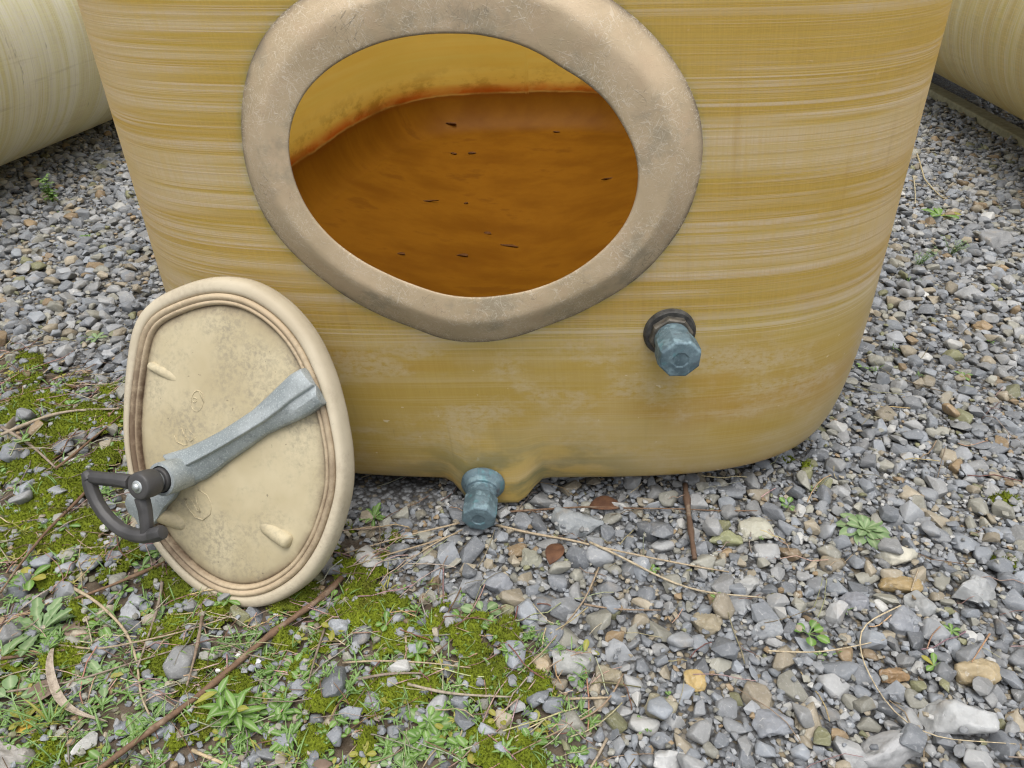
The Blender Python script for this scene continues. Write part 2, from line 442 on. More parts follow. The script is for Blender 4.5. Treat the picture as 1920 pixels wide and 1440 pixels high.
def mat_stone():
    t = NT('stone'); o = t.obj()
    at = t.n('Attribute'); at.attribute_name = 'Col'
    base = at.outputs['Color']
    n = t.noise(o, 34, 4.0, 0.65); n2 = t.noise(o, 210, 3.0, 0.65); n3 = t.noise(t.map(o, loc=(4, 4, 4)), 60, 5.0, 0.7, 0.6)
    c = t.mix(t.ramp(n, 0.3, 0.72), t.mix(0.22, base, (0.04, 0.04, 0.04)), base)
    c = t.mix(t.math('MULTIPLY', t.ramp(n2, 0.5, 0.75), 0.22), c, (0.52, 0.52, 0.50))
    # calcite veins and chalky bruises
    vn = t.noise(t.map(o, (1, 1, 1), (1, 6, 2), (0.5, 0.3, 0.9)), 26, 2.0, 0.5, 0.8)
    vein = t.ramp(t.math('ABSOLUTE', t.math('SUBTRACT', vn, 0.5)), 0.0, 0.012, 1.0, 0.0)
    vein = t.math('MULTIPLY', vein, t.ramp(n3, 0.52, 0.66))
    c = t.mix(t.math('MULTIPLY', vein, 0.55), c, (0.62, 0.62, 0.60))
    c = t.mix(t.math('MULTIPLY', t.ramp(n3, 0.66, 0.74), 0.55), c, (0.56, 0.56, 0.54))
    c = t.mix(t.math('MULTIPLY', t.ramp(t.noise(t.map(o, loc=(9, 2, 4)), 18, 3.0, 0.6), 0.60, 0.75), 0.28), c, (0.30, 0.22, 0.12))
    t.set(t.b.inputs['Base Color'], c)
    t.b.inputs['Roughness'].default_value = 0.56; t.b.inputs['Specular IOR Level'].default_value = 0.45
    n5 = t.noise(o, 90, 4.0, 0.65)
    t.bump(t.math('ADD', t.math('MULTIPLY', n2, 0.5), t.math('ADD', n3, n5)), 0.5, 0.0025)
    return t.m

def mat_soil():
    t = NT('soil'); o = t.obj()
    n = t.noise(o, 9, 5.0, 0.65); n2 = t.noise(o, 120, 4.0, 0.7)
    c = t.mix(t.ramp(n, 0.35, 0.65), (0.062, 0.046, 0.031), (0.125, 0.100, 0.072))
    c = t.mix(t.math('MULTIPLY', t.ramp(n2, 0.5, 0.72), 0.5), c, (0.20, 0.18, 0.145))
    at = t.n('Attribute'); at.attribute_name = 'Col'
    vo = t.n('TexVoronoi'); t.set(vo.inputs['Vector'], t.map(o, (1, 1, .2))); vo.inputs['Scale'].default_value = 125.0
    vs = t.n('SeparateColor'); t.set(vs.inputs[0], vo.outputs['Color'])
    g = t.mix(t.ramp(vs.outputs[0], 0.0, 1.0), (0.075, 0.077, 0.080), (0.24, 0.25, 0.26))
    g = t.mix(t.ramp(vs.outputs[1], 0.80, 0.95), g, (0.20, 0.165, 0.11))
    gap = t.ramp(vo.outputs['Distance'], 0.35, 0.75)
    g = t.mix(t.math('MULTIPLY', gap, 0.75), g, (0.03, 0.028, 0.025))
    c = t.mix(at.outputs['Fac'], g, c)
    t.set(t.b.inputs['Base Color'], c)
    t.b.inputs['Roughness'].default_value = 0.9; t.b.inputs['Specular IOR Level'].default_value = 0.2
    hh = t.math('MULTIPLY', t.math('SUBTRACT', 1.0, vo.outputs['Distance']), t.math('SUBTRACT', 1.0, at.outputs['Fac']))
    t.bump(t.math('ADD', t.math('ADD', n2, n), t.math('MULTIPLY', hh, 1.5)), 0.6, 0.004)
    return t.m

def mat_moss():
    t = NT('moss'); o = t.obj()
    at = t.n('Attribute'); at.attribute_name = 'Col'
    n2 = t.noise(o, 260, 3.0, 0.7)
    n = t.noise(o, 16, 4.0, 0.6)
    c = t.mix(t.ramp(n2, 0.35, 0.7), t.mix(0.45, at.outputs['Color'], (0.03, 0.035, 0.008)), at.outputs['Color'])
    c = t.mix(t.math('MULTIPLY', t.ramp(n, 0.55, 0.7), 0.5), c, (0.085, 0.065, 0.02))
    t.set(t.b.inputs['Base Color'], c)
    t.b.inputs['Roughness'].default_value = 0.85; t.b.inputs['Specular IOR Level'].default_value = 0.15
    t.bump(n2, 0.8, 0.003)
    return t.m

def mat_leaf(name, c0, c1):
    t = NT(name)
    at = t.n('Attribute'); at.attribute_name = 'Col'
    o = t.obj(); n = t.noise(o, 90, 3.0, 0.6)
    sa = t.n('SeparateColor'); t.set(sa.inputs[0], at.outputs['Color'])
    c = t.mix(sa.outputs[0], c0, c1)
    c = t.mix(t.math('MULTIPLY', t.math('POWER', sa.outputs[1], 3.0), 0.75), c, (0.42, 0.50, 0.30))      # midrib
    c = t.mix(sa.outputs[2], c, (0.40, 0.31, 0.05))                                # yellowed leaves
    c = t.mix(t.math('MULTIPLY', t.ramp(n, 0.5, 0.75), 0.3), c, tuple(x * 0.6 for x in c0))
    t.set(t.b.inputs['Base Color'], c)
    t.b.inputs['Roughness'].default_value = 0.5; t.b.inputs['Specular IOR Level'].default_value = 0.35
    tr = t.n('BsdfTranslucent'); t.set(tr.inputs['Color'], t.mix(0.4, c, (0.25, 0.4, 0.05)))
    mx = t.n('MixShader'); mx.inputs[0].default_value = 0.22
    t.t.links.new(t.b.outputs[0], mx.inputs[1]); t.t.links.new(tr.outputs[0], mx.inputs[2])
    t.t.links.new(mx.outputs[0], t.out.inputs[0])
    return t.m

def mat_dry():
    t = NT('dry_stem'); o = t.obj()
    at = t.n('Attribute'); at.attribute_name = 'Col'
    n = t.noise(t.map(o, (1, 1, 1)), 140, 4.0, 0.7); n2 = t.noise(o, 38, 3.0, 0.6)
    c = t.mix(t.ramp(n, 0.4, 0.7), at.outputs['Color'], t.mix(0.5, at.outputs['Color'], (0.07, 0.045, 0.03)))
    c = t.mix(t.math('MULTIPLY', t.ramp(n2, 0.52, 0.7), 0.4), c, (0.36, 0.30, 0.22))
    t.set(t.b.inputs['Base Color'], c)
    t.b.inputs['Roughness'].default_value = 0.7; t.b.inputs['Specular IOR Level'].default_value = 0.25
    t.bump(n, 0.3, 0.001)
    return t.m

M_shell = mat_grp('wound_fibreglass', (0.50, 0.42, 0.130), (0.74, 0.71, 0.53), (0.40, 0.275, 0.062), trans=.58)
M_shell_l = mat_grp('wound_fibreglass_pale', (0.72, 0.62, 0.35), (0.86, 0.83, 0.70), (0.33, 0.185, 0.045), seam=False, fs=0.55, trans=0.12, tcol=(.97, .90, .64))
M_shell_r = mat_grp('wound_fibreglass_deep', (0.62, 0.475, 0.17), (0.72, 0.62, 0.37), (0.33, 0.185, 0.045), seam=False, fs=0.55, trans=0.12, palef=0.6, tcol=(.96, .84, .48))
M_inside = mat_inside('stained_fibreglass_inside')
M_ring = mat_ring()
M_panel = mat_lid('lid_cream', (0.42, 0.355, 0.22), (0.52, 0.455, 0.305), (0.25, 0.225, 0.165), 0.75)
M_rim = mat_lid('lid_rim_beige', (0.43, 0.37, 0.265), (0.54, 0.48, 0.36), (0.28, 0.22, 0.16), 0.35)
M_gasket = mat_lid('gasket_rubber', (0.44, 0.345, 0.225), (0.54, 0.445, 0.305), (0.20, 0.145, 0.09), 0.5, 2.0, 0.65)
M_alu = mat_cast('cast_grey_metal', (0.27, 0.305, 0.31), (0.40, 0.435, 0.44))
M_patina = mat_patina('blue_patina')
M_iron = mat_simple('dark_iron', (0.035, 0.034, 0.032), (0.10, 0.098, 0.092), 60, 0.6, 0.4, 0.25, 0.3)
M_handle = mat_simple('dark_plastic', (0.040, 0.039, 0.039), (0.062, 0.060, 0.060), 30, 0.5, 0.45, 0.12)
M_steel = mat_simple('dull_steel', (0.45, 0.48, 0.48), (0.62, 0.65, 0.65), 90, 0.35, 0.5, 0.1, 0.8)
M_stone = mat_stone(); M_soil = mat_soil(); M_moss = mat_moss(); M_dry = mat_dry()
M_leaf_a = mat_leaf('leaf_green', (0.085, 0.19, 0.030), (0.16, 0.30, 0.055))
M_leaf_b = mat_leaf('leaf_greygreen', (0.13, 0.22, 0.085), (0.23, 0.34, 0.16))
M_timber = mat_simple('weathered_timber', (0.24, 0.225, 0.14), (0.36, 0.34, 0.22), 30, 0.8, 0.2, 0.4)
M_dead = mat_simple('dead_leaf_brown', (0.085, 0.042, 0.026), (0.155, 0.078, 0.042), 60, 0.75, 0.25, 0.3)
M_debris = mat_simple('dark_debris', (0.055, 0.022, 0.006), (0.11, 0.045, 0.012), 90, 0.8, 0.2, 0.2)
M_white = mat_simple('white_pebble', (0.62, 0.62, 0.60), (0.78, 0.78, 0.76), 80, 0.6, 0.3, 0.1)

# ------------------------------------------------------------------ the tank
YAW, CX, HW, HD, EF, EB, FH, FV, ZB, TAPER, LEAN, DY, LX = -0.0111, -0.0053, 0.7114, 0.93, 4.0, 3.5, 0.035, 0.26, 0.0470, 0.0268, 0.0172, 1.03, -0.0428
cy_, sy_ = math.cos(YAW), math.sin(YAW)
SX = -0.040                                            # sump position along the front

def TT(x, y, z):
    x = np.asarray(x, float); y = np.asarray(y, float); z = np.asarray(z, float)
    return np.stack([CX + x * cy_ - y * sy_ + LX * (z - .5), DY + x * sy_ + y * cy_ + LEAN * z, z - LX * x], -1)

def plan(hw, hd, n, ef=EF, eb=EB):
    """superellipse, centred on its own origin, n points by arc length from the back round; returns x, y, arc"""
    a = np.linspace(math.pi / 2, math.pi / 2 + 2 * math.pi, 1441)
    c, s = np.cos(a), np.sin(a)
    e = np.where(s < 0, ef, eb)
    r = (np.abs(c) ** e + np.abs(s) ** e) ** (-1 / e)
    x, y = hw * r * c, hd * r * s
    x = x * (1 - 0.23 * sstep(-0.7, 0.8, y / hd))        # the tank narrows towards its back
    L = np.concatenate([[0], np.cumsum(np.hypot(np.diff(x), np.diff(y)))])
    q = np.linspace(0, L[-1], n, endpoint=False)
    return np.interp(q, L, x), np.interp(q, L, y), q

def front_local_y(x, z):
    k = 1 + TAPER * z
    u = min(abs(x) / (HW * k), 0.999)
    return HD * k * (1 - (1 - u ** EF) ** (1 / EF))

def front_hit(px, py, off):
    """point of the viewing ray that lies `off` metres in front of the tank's front wall"""
    d = ray(px, py); Y = DY
    for _ in range(30):
        P = CAM + d * (Y / d[1])
        z = P[2] + LX * P[0]
        x = P[0] - CX - LX * (z - .5)
        Y = DY + x * sy_ + front_local_y(x, z) * cy_ + LEAN * z - off
    return CAM + d * (Y / d[1])

NP = 360
def tank_sections(inner):
    th = 0.009 if inner else 0.0
    fh, fv, zb = (0.09, 0.13, 0.205) if inner else (FH, FV, ZB)
    secs = []                                          # (inset, z)
    for q in (0.03, 0.2, 0.4, 0.6, 0.75, 0.88, 0.96):
        z = (0.066 + (zb - 0.066) * q ** 1.25) if inner else 0.012 + (zb - 0.012) * sstep(0.55, 0.98, q)
        secs.append((HW - (HW - fh) * q, float(z), q))
    for a in np.linspace(0, math.pi / 2, 14):
        secs.append((fh * (1 - math.sin(a)), zb + fv * (1 - math.cos(a)), None))
    for z in np.linspace(zb + fv + 0.012, 1.42, 56):  # unseen top made low and fully open to let daylight brighten the inside
        secs.append((0.0, float(z), None))
    V, U, A = [], [], []
    for ins, z, q in secs:
        k = 1 + TAPER * z
        if q is None:
            hx, hy = (HW - ins) * k - th, (HD - ins) * k - th
        else:
            f0 = fh if z < 1 else 0.14
            hx, hy = ((HW - f0) * k - th) * q, ((HD - f0) * k - th) * q
        x, y, arc = plan(hx, hy, NP)
        y = y + HD * k
        zz = np.full(NP, z)
        if not inner:
            wz = 1 - sstep(ZB + 0.015, ZB + 0.16, zz)
            bx = 1 - sstep(0.038, 0.092, np.abs(x - SX))
            by = 1 - sstep(0.10, 0.24, y)
            zz = zz - 0.036 * bx * by * wz * sstep(0.011, 0.040, zz)
            y = y - bx * by * wz * (ins if q is None else HD * k - hy) * 0.8
            zz = zz + 0.006 * (1 - sstep(-0.36, -0.08, x)) * (1 - sstep(0.0, 0.5, y)) * wz * (q is None)
        V.append(TT(x, y, zz))
        ref = plan(HW * k, HD * k, NP)[2]
        # unrolled coordinates: arc length round the tank, height
        U.append(np.stack([ref, np.full(NP, z) if q is None or z > 1 else np.full(NP, z - 0.3 * (1 - q))], 1))
        a = np.abs(np.abs(x) / max(hx, 1e-6)); b = np.abs((y - HD * k) / max(hy, 1e-6))
        corner = sstep(0.66, 0.95, a) * sstep(0.45, 0.9, b)
        sump = (1 - sstep(0.05, 0.30, np.abs(x - SX - 0.03))) * (1 - sstep(0.06, 0.19, zz)) * (1 - sstep(0.0, 0.3, y))
        A.append(np.stack([corner, sump, 1 - sstep(-.55, -.05, x)], 1))
    return np.array(V), np.array(U), np.array(A)

HOLE_PX = [(847,64),(928,72),(990,91),(1053,129),(1110,165),(1139,192),(1172,244),(1192,287),(1197,335),(1189,383),(1168,426),(1129,469),(1077,508),(1014,537),(947,552),(890,557),(837,552),(780,534),(722,510),(665,479),(617,441),(578,393),(555,345),(543,297),(542,254),(554,206),(578,165),(622,125),(670,98),(727,77),(784,67)]
RING_PX = [(559,0),(507,48),(471,110),(454,192),(454,268),(473,354),(502,417),(555,479),(617,532),(693,580),(775,613),(828,635),(890,642),(947,636),(1029,608),(1125,565),(1197,520),(1245,470),(1288,407),(1309,345),(1319,268),(1309,201),(1264,115),(1216,57),(1149,2),(1085,-38),(1000,-68),(890,-80),(770,-72),(650,-42)]
RC = (872, 305)
NR = 144
def outline(pts, n=NR, c=RC):
    p = np.array(pts, float) - c
    return circ_interp(np.arctan2(p[:, 1], p[:, 0]), np.hypot(p[:, 0], p[:, 1]), n)

def build_tank():
    root = empty('storage_tank', (0.0, 1.95, 0.0))
    tag(root, 'upright amber fibreglass tank with open oval hatch and two blue-green plugs', 'tank')
    Vo, Uo, Ao = tank_sections(False); Vi, Ui, Ai = tank_sections(True)
    no, ni = len(Vo), len(Vi)
    V = np.concatenate([Vo.reshape(-1, 3), Vi.reshape(-1, 3)])
    U = np.concatenate([Uo.reshape(-1, 2), Ui.reshape(-1, 2)]); A = np.concatenate([Ao.reshape(-1, 3), Ai.reshape(-1, 3)])
    o2 = no * NP
    F = grid_faces(no, NP) + [tuple(reversed(q)) for q in grid_faces(ni, NP, off=o2)]
    nF_out = (no - 1) * NP
    F.append(tuple(reversed(range(NP)))); F.append(tuple(range(o2, o2 + NP)))
    for j in range(NP):
        k = (j + 1) % NP
        F.append(((no - 1) * NP + j, (no - 1) * NP + k, o2 + (ni - 1) * NP + k, o2 + (ni - 1) * NP + j))
    me = mesh('shell', V, F)
    mi = np.zeros(len(F), np.int32); mi[nF_out:nF_out + (ni - 1) * NP] = 1; mi[nF_out + (ni - 1) * NP + 1] = 1
    me.polygons.foreach_set('material_index', mi)
    uvl = me.uv_layers.new(name='UVMap')
    li = np.zeros(len(me.loops), np.int32); me.loops.foreach_get('vertex_index', li)
    uvl.data.foreach_set('uv', U[li].astype(np.float32).ravel())
    set_col(me, A, 'Aux')
    bm = bmesh.new(); bm.from_mesh(me); bmesh.ops.recalc_face_normals(bm, faces=bm.faces); bm.to_mesh(me); bm.free()
    shell = link('shell', me, [M_shell, M_inside], root)
    # the hatch opening is cut through the wall
    th, r = outline(HOLE_PX)
    ring_in = np.array([front_hit(RC[0] + rr * 1.05 * math.cos(t), RC[1] + rr * 1.05 * math.sin(t), 0.0) for t, rr in zip(th, r)])
    cb = MB()
    A0 = ring_in.copy(); A0[:, 1] -= 0.15; B0 = ring_in.copy(); B0[:, 1] += 0.12
    cb.add(np.concatenate([A0, B0]), grid_faces(2, NR) + [tuple(reversed(range(NR))), tuple(range(NR, 2 * NR))])
    cut = cb.build('cutter', M_inside)
    md = shell.modifiers.new('hole', 'BOOLEAN'); md.operation = 'DIFFERENCE'; md.solver = 'EXACT'; md.object = cut
    dg = bpy.context.evaluated_depsgraph_get(); dg.update()
    new = bpy.data.meshes.new_from_object(shell.evaluated_get(dg), preserve_all_data_layers=True, depsgraph=dg)
    shell.modifiers.clear(); shell.data = new
    bpy.data.objects.remove(cut)
    new.set_sharp_from_angle(angle=math.radians(50))

    # moulded surround of the hatch
    _, ro = outline(RING_PX)
    prof = [(.30, 0.0202), (.06, 0.0218), (0.012, 0.0235), (0.0, 0.0260), (0.012, 0.0290), (0.04, 0.0298), (0.10, 0.0302), (0.25, 0.0309), (0.42, 0.0314), (0.52, 0.0314), (0.57, 0.0307), (0.62, 0.0290), (0.68, 0.0256), (0.76, 0.0197), (0.84, 0.0134), (0.92, 0.0067), (0.97, 0.0027), (1.0, 0.0007), (1.02, -0.006)]
    R = []
    for f, off in prof:
        row = []
        for t, a, b in zip(th, r, ro):
            q = a + (b - a) * f
            wob = 0.0012 * mnoise.noise(Vector((math.cos(t) * 2.3, math.sin(t) * 2.3, f * 3)))
            row.append(front_hit(RC[0] + q * math.cos(t), RC[1] + q * math.sin(t), off + (wob if 0.1 < f < 0.95 and off > .031 else 0)))
        R.append(row)
    # the inner tube runs straight back from the front edge
    rm = MB(); rm.add(np.array(R).reshape(-1, 3), grid_faces(len(prof), NR))
    rg_ = rm.build('hatch_surround', M_ring, root)
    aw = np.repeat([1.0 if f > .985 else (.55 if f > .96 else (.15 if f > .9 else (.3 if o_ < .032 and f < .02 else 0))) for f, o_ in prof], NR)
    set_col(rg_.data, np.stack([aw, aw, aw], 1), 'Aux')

    def plug(px, py, flange_r, axis, octo, length, dark, tilt=0.0, thread=False):
        c = front_hit(px, py, -0.004)
        ax = Vector(axis).normalized()
        p = empty('plug', tuple(c)); p.parent = root; p.matrix_parent_inverse = Matrix.Translation(root.location).inverted()
        b = MB()
        if dark:
            b.lathe(c, ax, [(flange_r, 0), (flange_r, .008), (flange_r * .94, .0115), (flange_r * .7, .012), (flange_r * .6, .012)], 40)
            b.build('flange', M_iron, p, autosmooth=35)
            b = MB(); b.lathe(c, ax, [(flange_r * .83, .0115), (flange_r * .83, .021), (flange_r * .78, .0235), (flange_r * .5, .0237)], 8, phase=tilt)
            b.build('lock_nut', mat_simple('worn_nut', (0.07, 0.065, 0.055), (0.16, 0.145, 0.12), 70, 0.55, 0.4, 0.2, 0.4), p, smooth=False)
        else:
            b.lathe(c, ax, [(flange_r, 0), (flange_r * 1.0, .006), (flange_r * .95, .009), (flange_r * .84, .0125), (flange_r * .82, .017), (flange_r * .76, .021), (flange_r * .6, .0225)], 40)
            b.build('flange', M_patina, p, autosmooth=35)
        r0 = octo * 0.84
        b = MB(); prof = [(r0, .015)]
        n = 9 if thread else 4
        for i in range(n):
            z0 = .024 + i * (length * .52 - .024) / n; dz = (length * .52 - .024) / n
            prof += [(r0 * (1.0 if thread else .99), z0), (r0 * (0.94 if thread else .985), z0 + dz * .5)]
        prof += [(r0, length * .54)]
        b.lathe(c, ax, prof, 32); b.build('threaded_neck', M_patina, p)
        b = MB()
        z1 = length * (.46 if thread else .50)
        b.lathe(c, ax, [(octo * .90, z1), (octo, z1 + .004), (octo * 1.03, length - .010), (octo * 0.98, length - .002), (octo * .90, length), (octo * .40, length + .0012), (octo * .36, length - .0006), (octo * .02, length - .0004)], 8, phase=tilt + .15)
        b.build('cap', M_patina, p, smooth=False, bevel=.0009)
        return p
    plug(1254, 620, 0.0405, (0.045, -1, -0.03), 0.0325, 0.085, True, 0.25)
    plug(906, 905, 0.0385, (-0.05, -1, -0.13), 0.0305, 0.084, False, 0.1, True)
    return root
tank = build_tank()

# ------------------------------------------------------------------ the two tanks lying either side
def lying_tank(name, label, mat, R, z0, ang, anchor, y0, y1, side):
    """horizontal wound cylinder; its axis runs away from the camera; x found so that its underside passes the anchor"""
    dx, dy = math.sin(ang), math.cos(ang)
    def sec(a):
        c, s_ = math.cos(a), math.sin(a); q = (abs(c) ** 2.12 + abs(s_) ** 2.12) ** (-1 / 2.12)
        return R * q * s_, R * .95 * (1 - q * c)
    def surf(xc, t, a):
        h, v = sec(a); return np.array([xc + dx * t + dy * h, dy * t - dx * h, z0 + v])
    lo, hi = 0.8, 6.0
    for _ in range(40):
        mid = (lo + hi) / 2; xc = side * mid
        pts = np.array([surf(xc, t, a) for t in np.linspace(1.0, 7, 40) for a in np.linspace(-1.6, 1.6, 60)])
        pr = proj(pts); k = np.abs(pr[:, 0] - anchor[0]) < 45
        low = -1e9 if not k.any() else pr[k, 1].max()
        if low > anchor[1]: lo = mid
        else: hi = mid
    xc = side * (lo + hi) / 2
    root = empty(name, (xc + dx * (y0 + y1) / 2, dy * (y0 + y1) / 2, 0)); tag(root, label, 'tank', 'fibreglass tanks lying on their sides')
    n = 128; V, U = [], []
    prof = [(0.02, y0 - 0.20), (0.3, y0 - 0.19), (0.6, y0 - 0.15), (0.82, y0 - 0.09), (0.95, y0 - 0.03)] + [(1.0, y0 + 0.03 + (y1 - y0 - .06) * i / 60) for i in range(61)] + [(0.95, y1 + 0.03), (0.82, y1 + 0.09), (0.6, y1 + 0.15), (0.3, y1 + 0.19), (0.02, y1 + 0.20)]
    for s, t in prof:
        for j in range(n + 1):
            a = 2 * math.pi * j / n + math.pi
            h, v = sec(a); h *= s; v = R * .95 + (v - R * .95) * s
            V.append((xc + dx * t + dy * h, dy * t - dx * h, z0 + v))
            U.append((R * a, t))
    me = mesh('tank_body', V, grid_faces(len(prof), n + 1, closed=False))
    uvl = me.uv_layers.new(name='UVMap'); li = np.zeros(len(me.loops), np.int32); me.loops.foreach_get('vertex_index', li)
    uvl.data.foreach_set('uv', np.array(U, np.float32)[li].ravel())
    link('shell', me, mat, root)
    return root, xc, dx, dy
lt, lxc, _, _ = lying_tank('lying_tank', 'pale cream fibreglass tank lying on the gravel behind the loose lid', M_shell_l, 0.47, 0.03, 0.13, (100, 287), 2.0, 6.2, -1)
rt_, rxc, rdx, rdy = lying_tank('lying_tank', 'deep yellow fibreglass tank lying above a timber bearer', M_shell_r, 0.47, 0.11, 0.10, (1830, 200), 2.3, 6.8, 1)
def bearer():
    p0 = G(1920, 262, 0.035); p1 = G(1744, 168, 0.035)
    d = (p1 - p0); d[2] = 0; d /= np.linalg.norm(d)
    a = Vector((p0[0], p0[1], 0.015)) - Vector(d) * 1.6; b = Vector(p1 * [1, 1, 0]) + Vector((0, 0, 0.015)) + Vector(d) * 2.5
    s = Vector((d[1], -d[0], 0)) * 0.05
    v = []
    for q in (a, b):
        for w, h in ((0, -.02), (2, -.02), (2, .02), (0, .02)):
            v.append(q + s * w + Vector((0, 0, h)))
    mb = MB(); mb.add(v, [(0, 1, 2, 3), (7, 6, 5, 4), (0, 4, 5, 1), (1, 5, 6, 2), (2, 6, 7, 3), (3, 7, 4, 0)])
    o = mb.build('timber_bearer', M_timber, smooth=False, bevel=0.006)
    tag(o, 'long greenish weathered timber bearer under the deep yellow lying tank', 'timber')
bearer()

# ------------------------------------------------------------------ the hatch lid leaning on the tank
LB = np.array(G(480, 1136, 0.012))
_lv = np.array([-0.045, 0.225, 0.43]); LV = _lv / np.linalg.norm(_lv)
_lu = np.array([math.cos(0.30), -math.sin(0.30), 0.0]); LU = _lu - LV * (_lu @ LV); LU /= np.linalg.norm(LU)
LN = np.cross(LU, LV)
def on_lid(px, py, n=0.0):
    d = ray(px, py); t = ((LB + LN * n - CAM) @ LN) / (d @ LN)
    return CAM + d * t
def lid_uv(P): return np.array([(P - LB) @ LU, (P - LB) @ LV])
def lid_w(u, v, n): return LB + LU * u + LV * v + LN * n
PLATE_PX = [(286,624),(302,606),(340,588),(405,571),(450,577),(487,596),(515,619),(542,651),(568,700),(588,756),(601,810),(609,866),(608,915),(597,958),(583,998),(565,1031),(545,1057),(519,1077),(492,1091),(460,1098),(430,1095),(405,1086),(376,1068),(350,1045),(328,1020),(309,995),(288,945),(275,905),(267,866),(262,820),(263,775),(267,730),(272,692),(278,655)]
def build_lid():
    root = empty('hatch_lid', tuple(LB)); tag(root, 'cream oval hatch lid with grey clamp bar leaning on the big tank', 'lid')
    pts = np.array([lid_uv(on_lid(*q)) for q in PLATE_PX])
    c = pts.mean(0)
    p = pts - c
    ang = np.arctan2(p[:, 1], p[:, 0]); rad = np.hypot(p[:, 0], p[:, 1])
    n = 160
    o = np.argsort(ang); A = np.concatenate([ang[o] - 2 * math.pi, ang[o], ang[o] + 2 * math.pi]); Rr = np.tile(rad[o], 3)
    th = np.linspace(-math.pi, math.pi, n, endpoint=False)
    r = np.interp(th, A, Rr); k = np.array([1, 2, 3, 2, 1.]) / 9; r = np.convolve(np.tile(r, 3), k, 'same')[n:2 * n]
    E = np.stack([r * np.cos(th), r * np.sin(th)], 1)
    tg = np.roll(E, -1, 0) - np.roll(E, 1, 0); N2 = np.stack([tg[:, 1], -tg[:, 0]], 1); N2 /= np.linalg.norm(N2, axis=1)[:, None]
    def ring(e, h): return [lid_w(c[0] + a[0] + b[0] * e, c[1] + a[1] + b[1] * e, h) for a, b in zip(E, N2)]
    def rs(s, h): return [lid_w(c[0] + a[0] * s, c[1] + a[1] * s, h) for a in E]
    # panel
    rows = [rs(s, h) for s, h in ((.02, .0045), (.2, .0045), (.4, .004), (.6, .003), (.75, .0018), (.86, .0005), (.93, -.001), (.975, -.0025))] + [ring(0.0, -.004), ring(.002, -.008)]
    aux = [np.zeros(n)] * 6 + [np.full(n, .12), np.full(n, .45), np.full(n, .85), np.full(n, 1.0)]
    mb = MB(); mb.add(np.array(rows).reshape(-1, 3), grid_faces(len(rows), n) + [tuple(range(n))])
    me = mesh('lid_panel', mb.v, mb.f); a = np.array(aux).ravel()
    set_col(me, np.stack([a, a * 0, a * 0], 1), 'Aux')
    panel = link('panel', me, M_panel, root)
    # outer body of the lid
    wide = 1 + .42 * np.maximum(0, np.sin(th)) ** 2 + .32 * np.maximum(0, -np.sin(th)) ** 2
    def P2(prof):
        out = []
        for e, h in prof:
            ee = np.where(e > .0182, .0182 + (e - .0182) * (1 + (wide - 1) * 1.7), e)
            out.append([lid_w(c[0] + a[0] + b[0] * k, c[1] + a[1] + b[1] * k, h) for a, b, k in zip(E, N2, ee)])
        return np.array(out).reshape(-1, 3)
    prof = [(.0170, -.004), (.0182, .0018), (.0200, .0040), (.0225, .0046), (.0262, .0034), (.0290, .0006), (.0308, -.005), (.0320, -.014), (.0322, -.026), (.030, -.033), (.023, -.037), (.0, -.038), (-.03, -.038)]
    mb = MB(); mb.add(P2(prof), grid_faces(len(prof), n) + [tuple(range((len(prof) - 1) * n, len(prof) * n))])
    me = mesh('lid_rim', mb.v, mb.f); set_col(me, np.zeros((len(me.vertices), 3)), 'Aux')
    link('rim', me, M_rim, root)
    # rubber gasket, two beads, dirty on the side that faces the weeds
    prof = [(-.0005, -.007), (.0, -.001), (.0016, .0025), (.0040, .0042), (.0062, .0030), (.0072, .0008), (.0082, .0034), (.0115, .0060), (.0150, .0050), (.0170, .002), (.0176, -.004)]
    dirt = np.maximum(sstep(.05, .8, -np.cos(th - 0.12)), .55 * sstep(.3, 1, np.cos(th + .25)))
    wt = [1, 1, .9, .55, .8, 1.1, .9, .85, 1, 1, 1.1]
    V = P2(prof)
    a = np.array([dirt * w * .95 + (1 if i in (0, 5) else 0) * .55 for i, w in enumerate(wt)]).clip(0, 1).ravel()
    me = mesh('lid_gasket', V, grid_faces(len(prof), n)); set_col(me, np.stack([a, a * 0, a * 0], 1), 'Aux')
    link('gasket', me, M_gasket, root)
    # lugs moulded into the panel
    def lug(p0, p1, r0, r1, h1, name='lug'):
        b = MB(); a0 = on_lid(*p0); a1 = on_lid(*p1)
        pts = [a0 + (a1 - a0) * t + LN * (-r0 * .9 + (h1 - r1 * .2 + r0 * .9) * t ** .8) for t in (0, .2, .4, .6, .8, .93, 1)]
        rad = [r0 + (r1 - r0) * t for t in (0, .2, .4, .6, .8, .93)] + [r1 * .75]
        b.tube(pts, rad, 14, up=LN)
        me = b.build(name, M_panel, root)
        set_col(me.data, np.zeros((len(me.data.vertices), 3)), 'Aux')
    lug((340, 716), (281, 684), .012, .0065, .003)
    lug((488, 985), (546, 1016), .014, .0115, .007)
    lug((345, 985), (296, 958), .016, .012, .010)
    # raised lettering, stroke by stroke
    def glyph(*strokes):
        b = MB()
        for pp in strokes: b.tube([on_lid(*a, .0036) for a in pp], .0012, 6, up=LN)
        g = b.build('raised_letter', M_panel, root); set_col(g.data, np.zeros((len(g.data.vertices), 3)), 'Aux')
    e = lambda cx, cy, rx, ry, a0, a1, tilt=0: [(cx + rx * math.cos(math.radians(w)) * math.cos(tilt) - ry * math.sin(math.radians(w)) * math.sin(tilt), cy + rx * math.cos(math.radians(w)) * math.sin(tilt) + ry * math.sin(math.radians(w)) * math.cos(tilt)) for w in np.linspace(a0, a1, 14)]
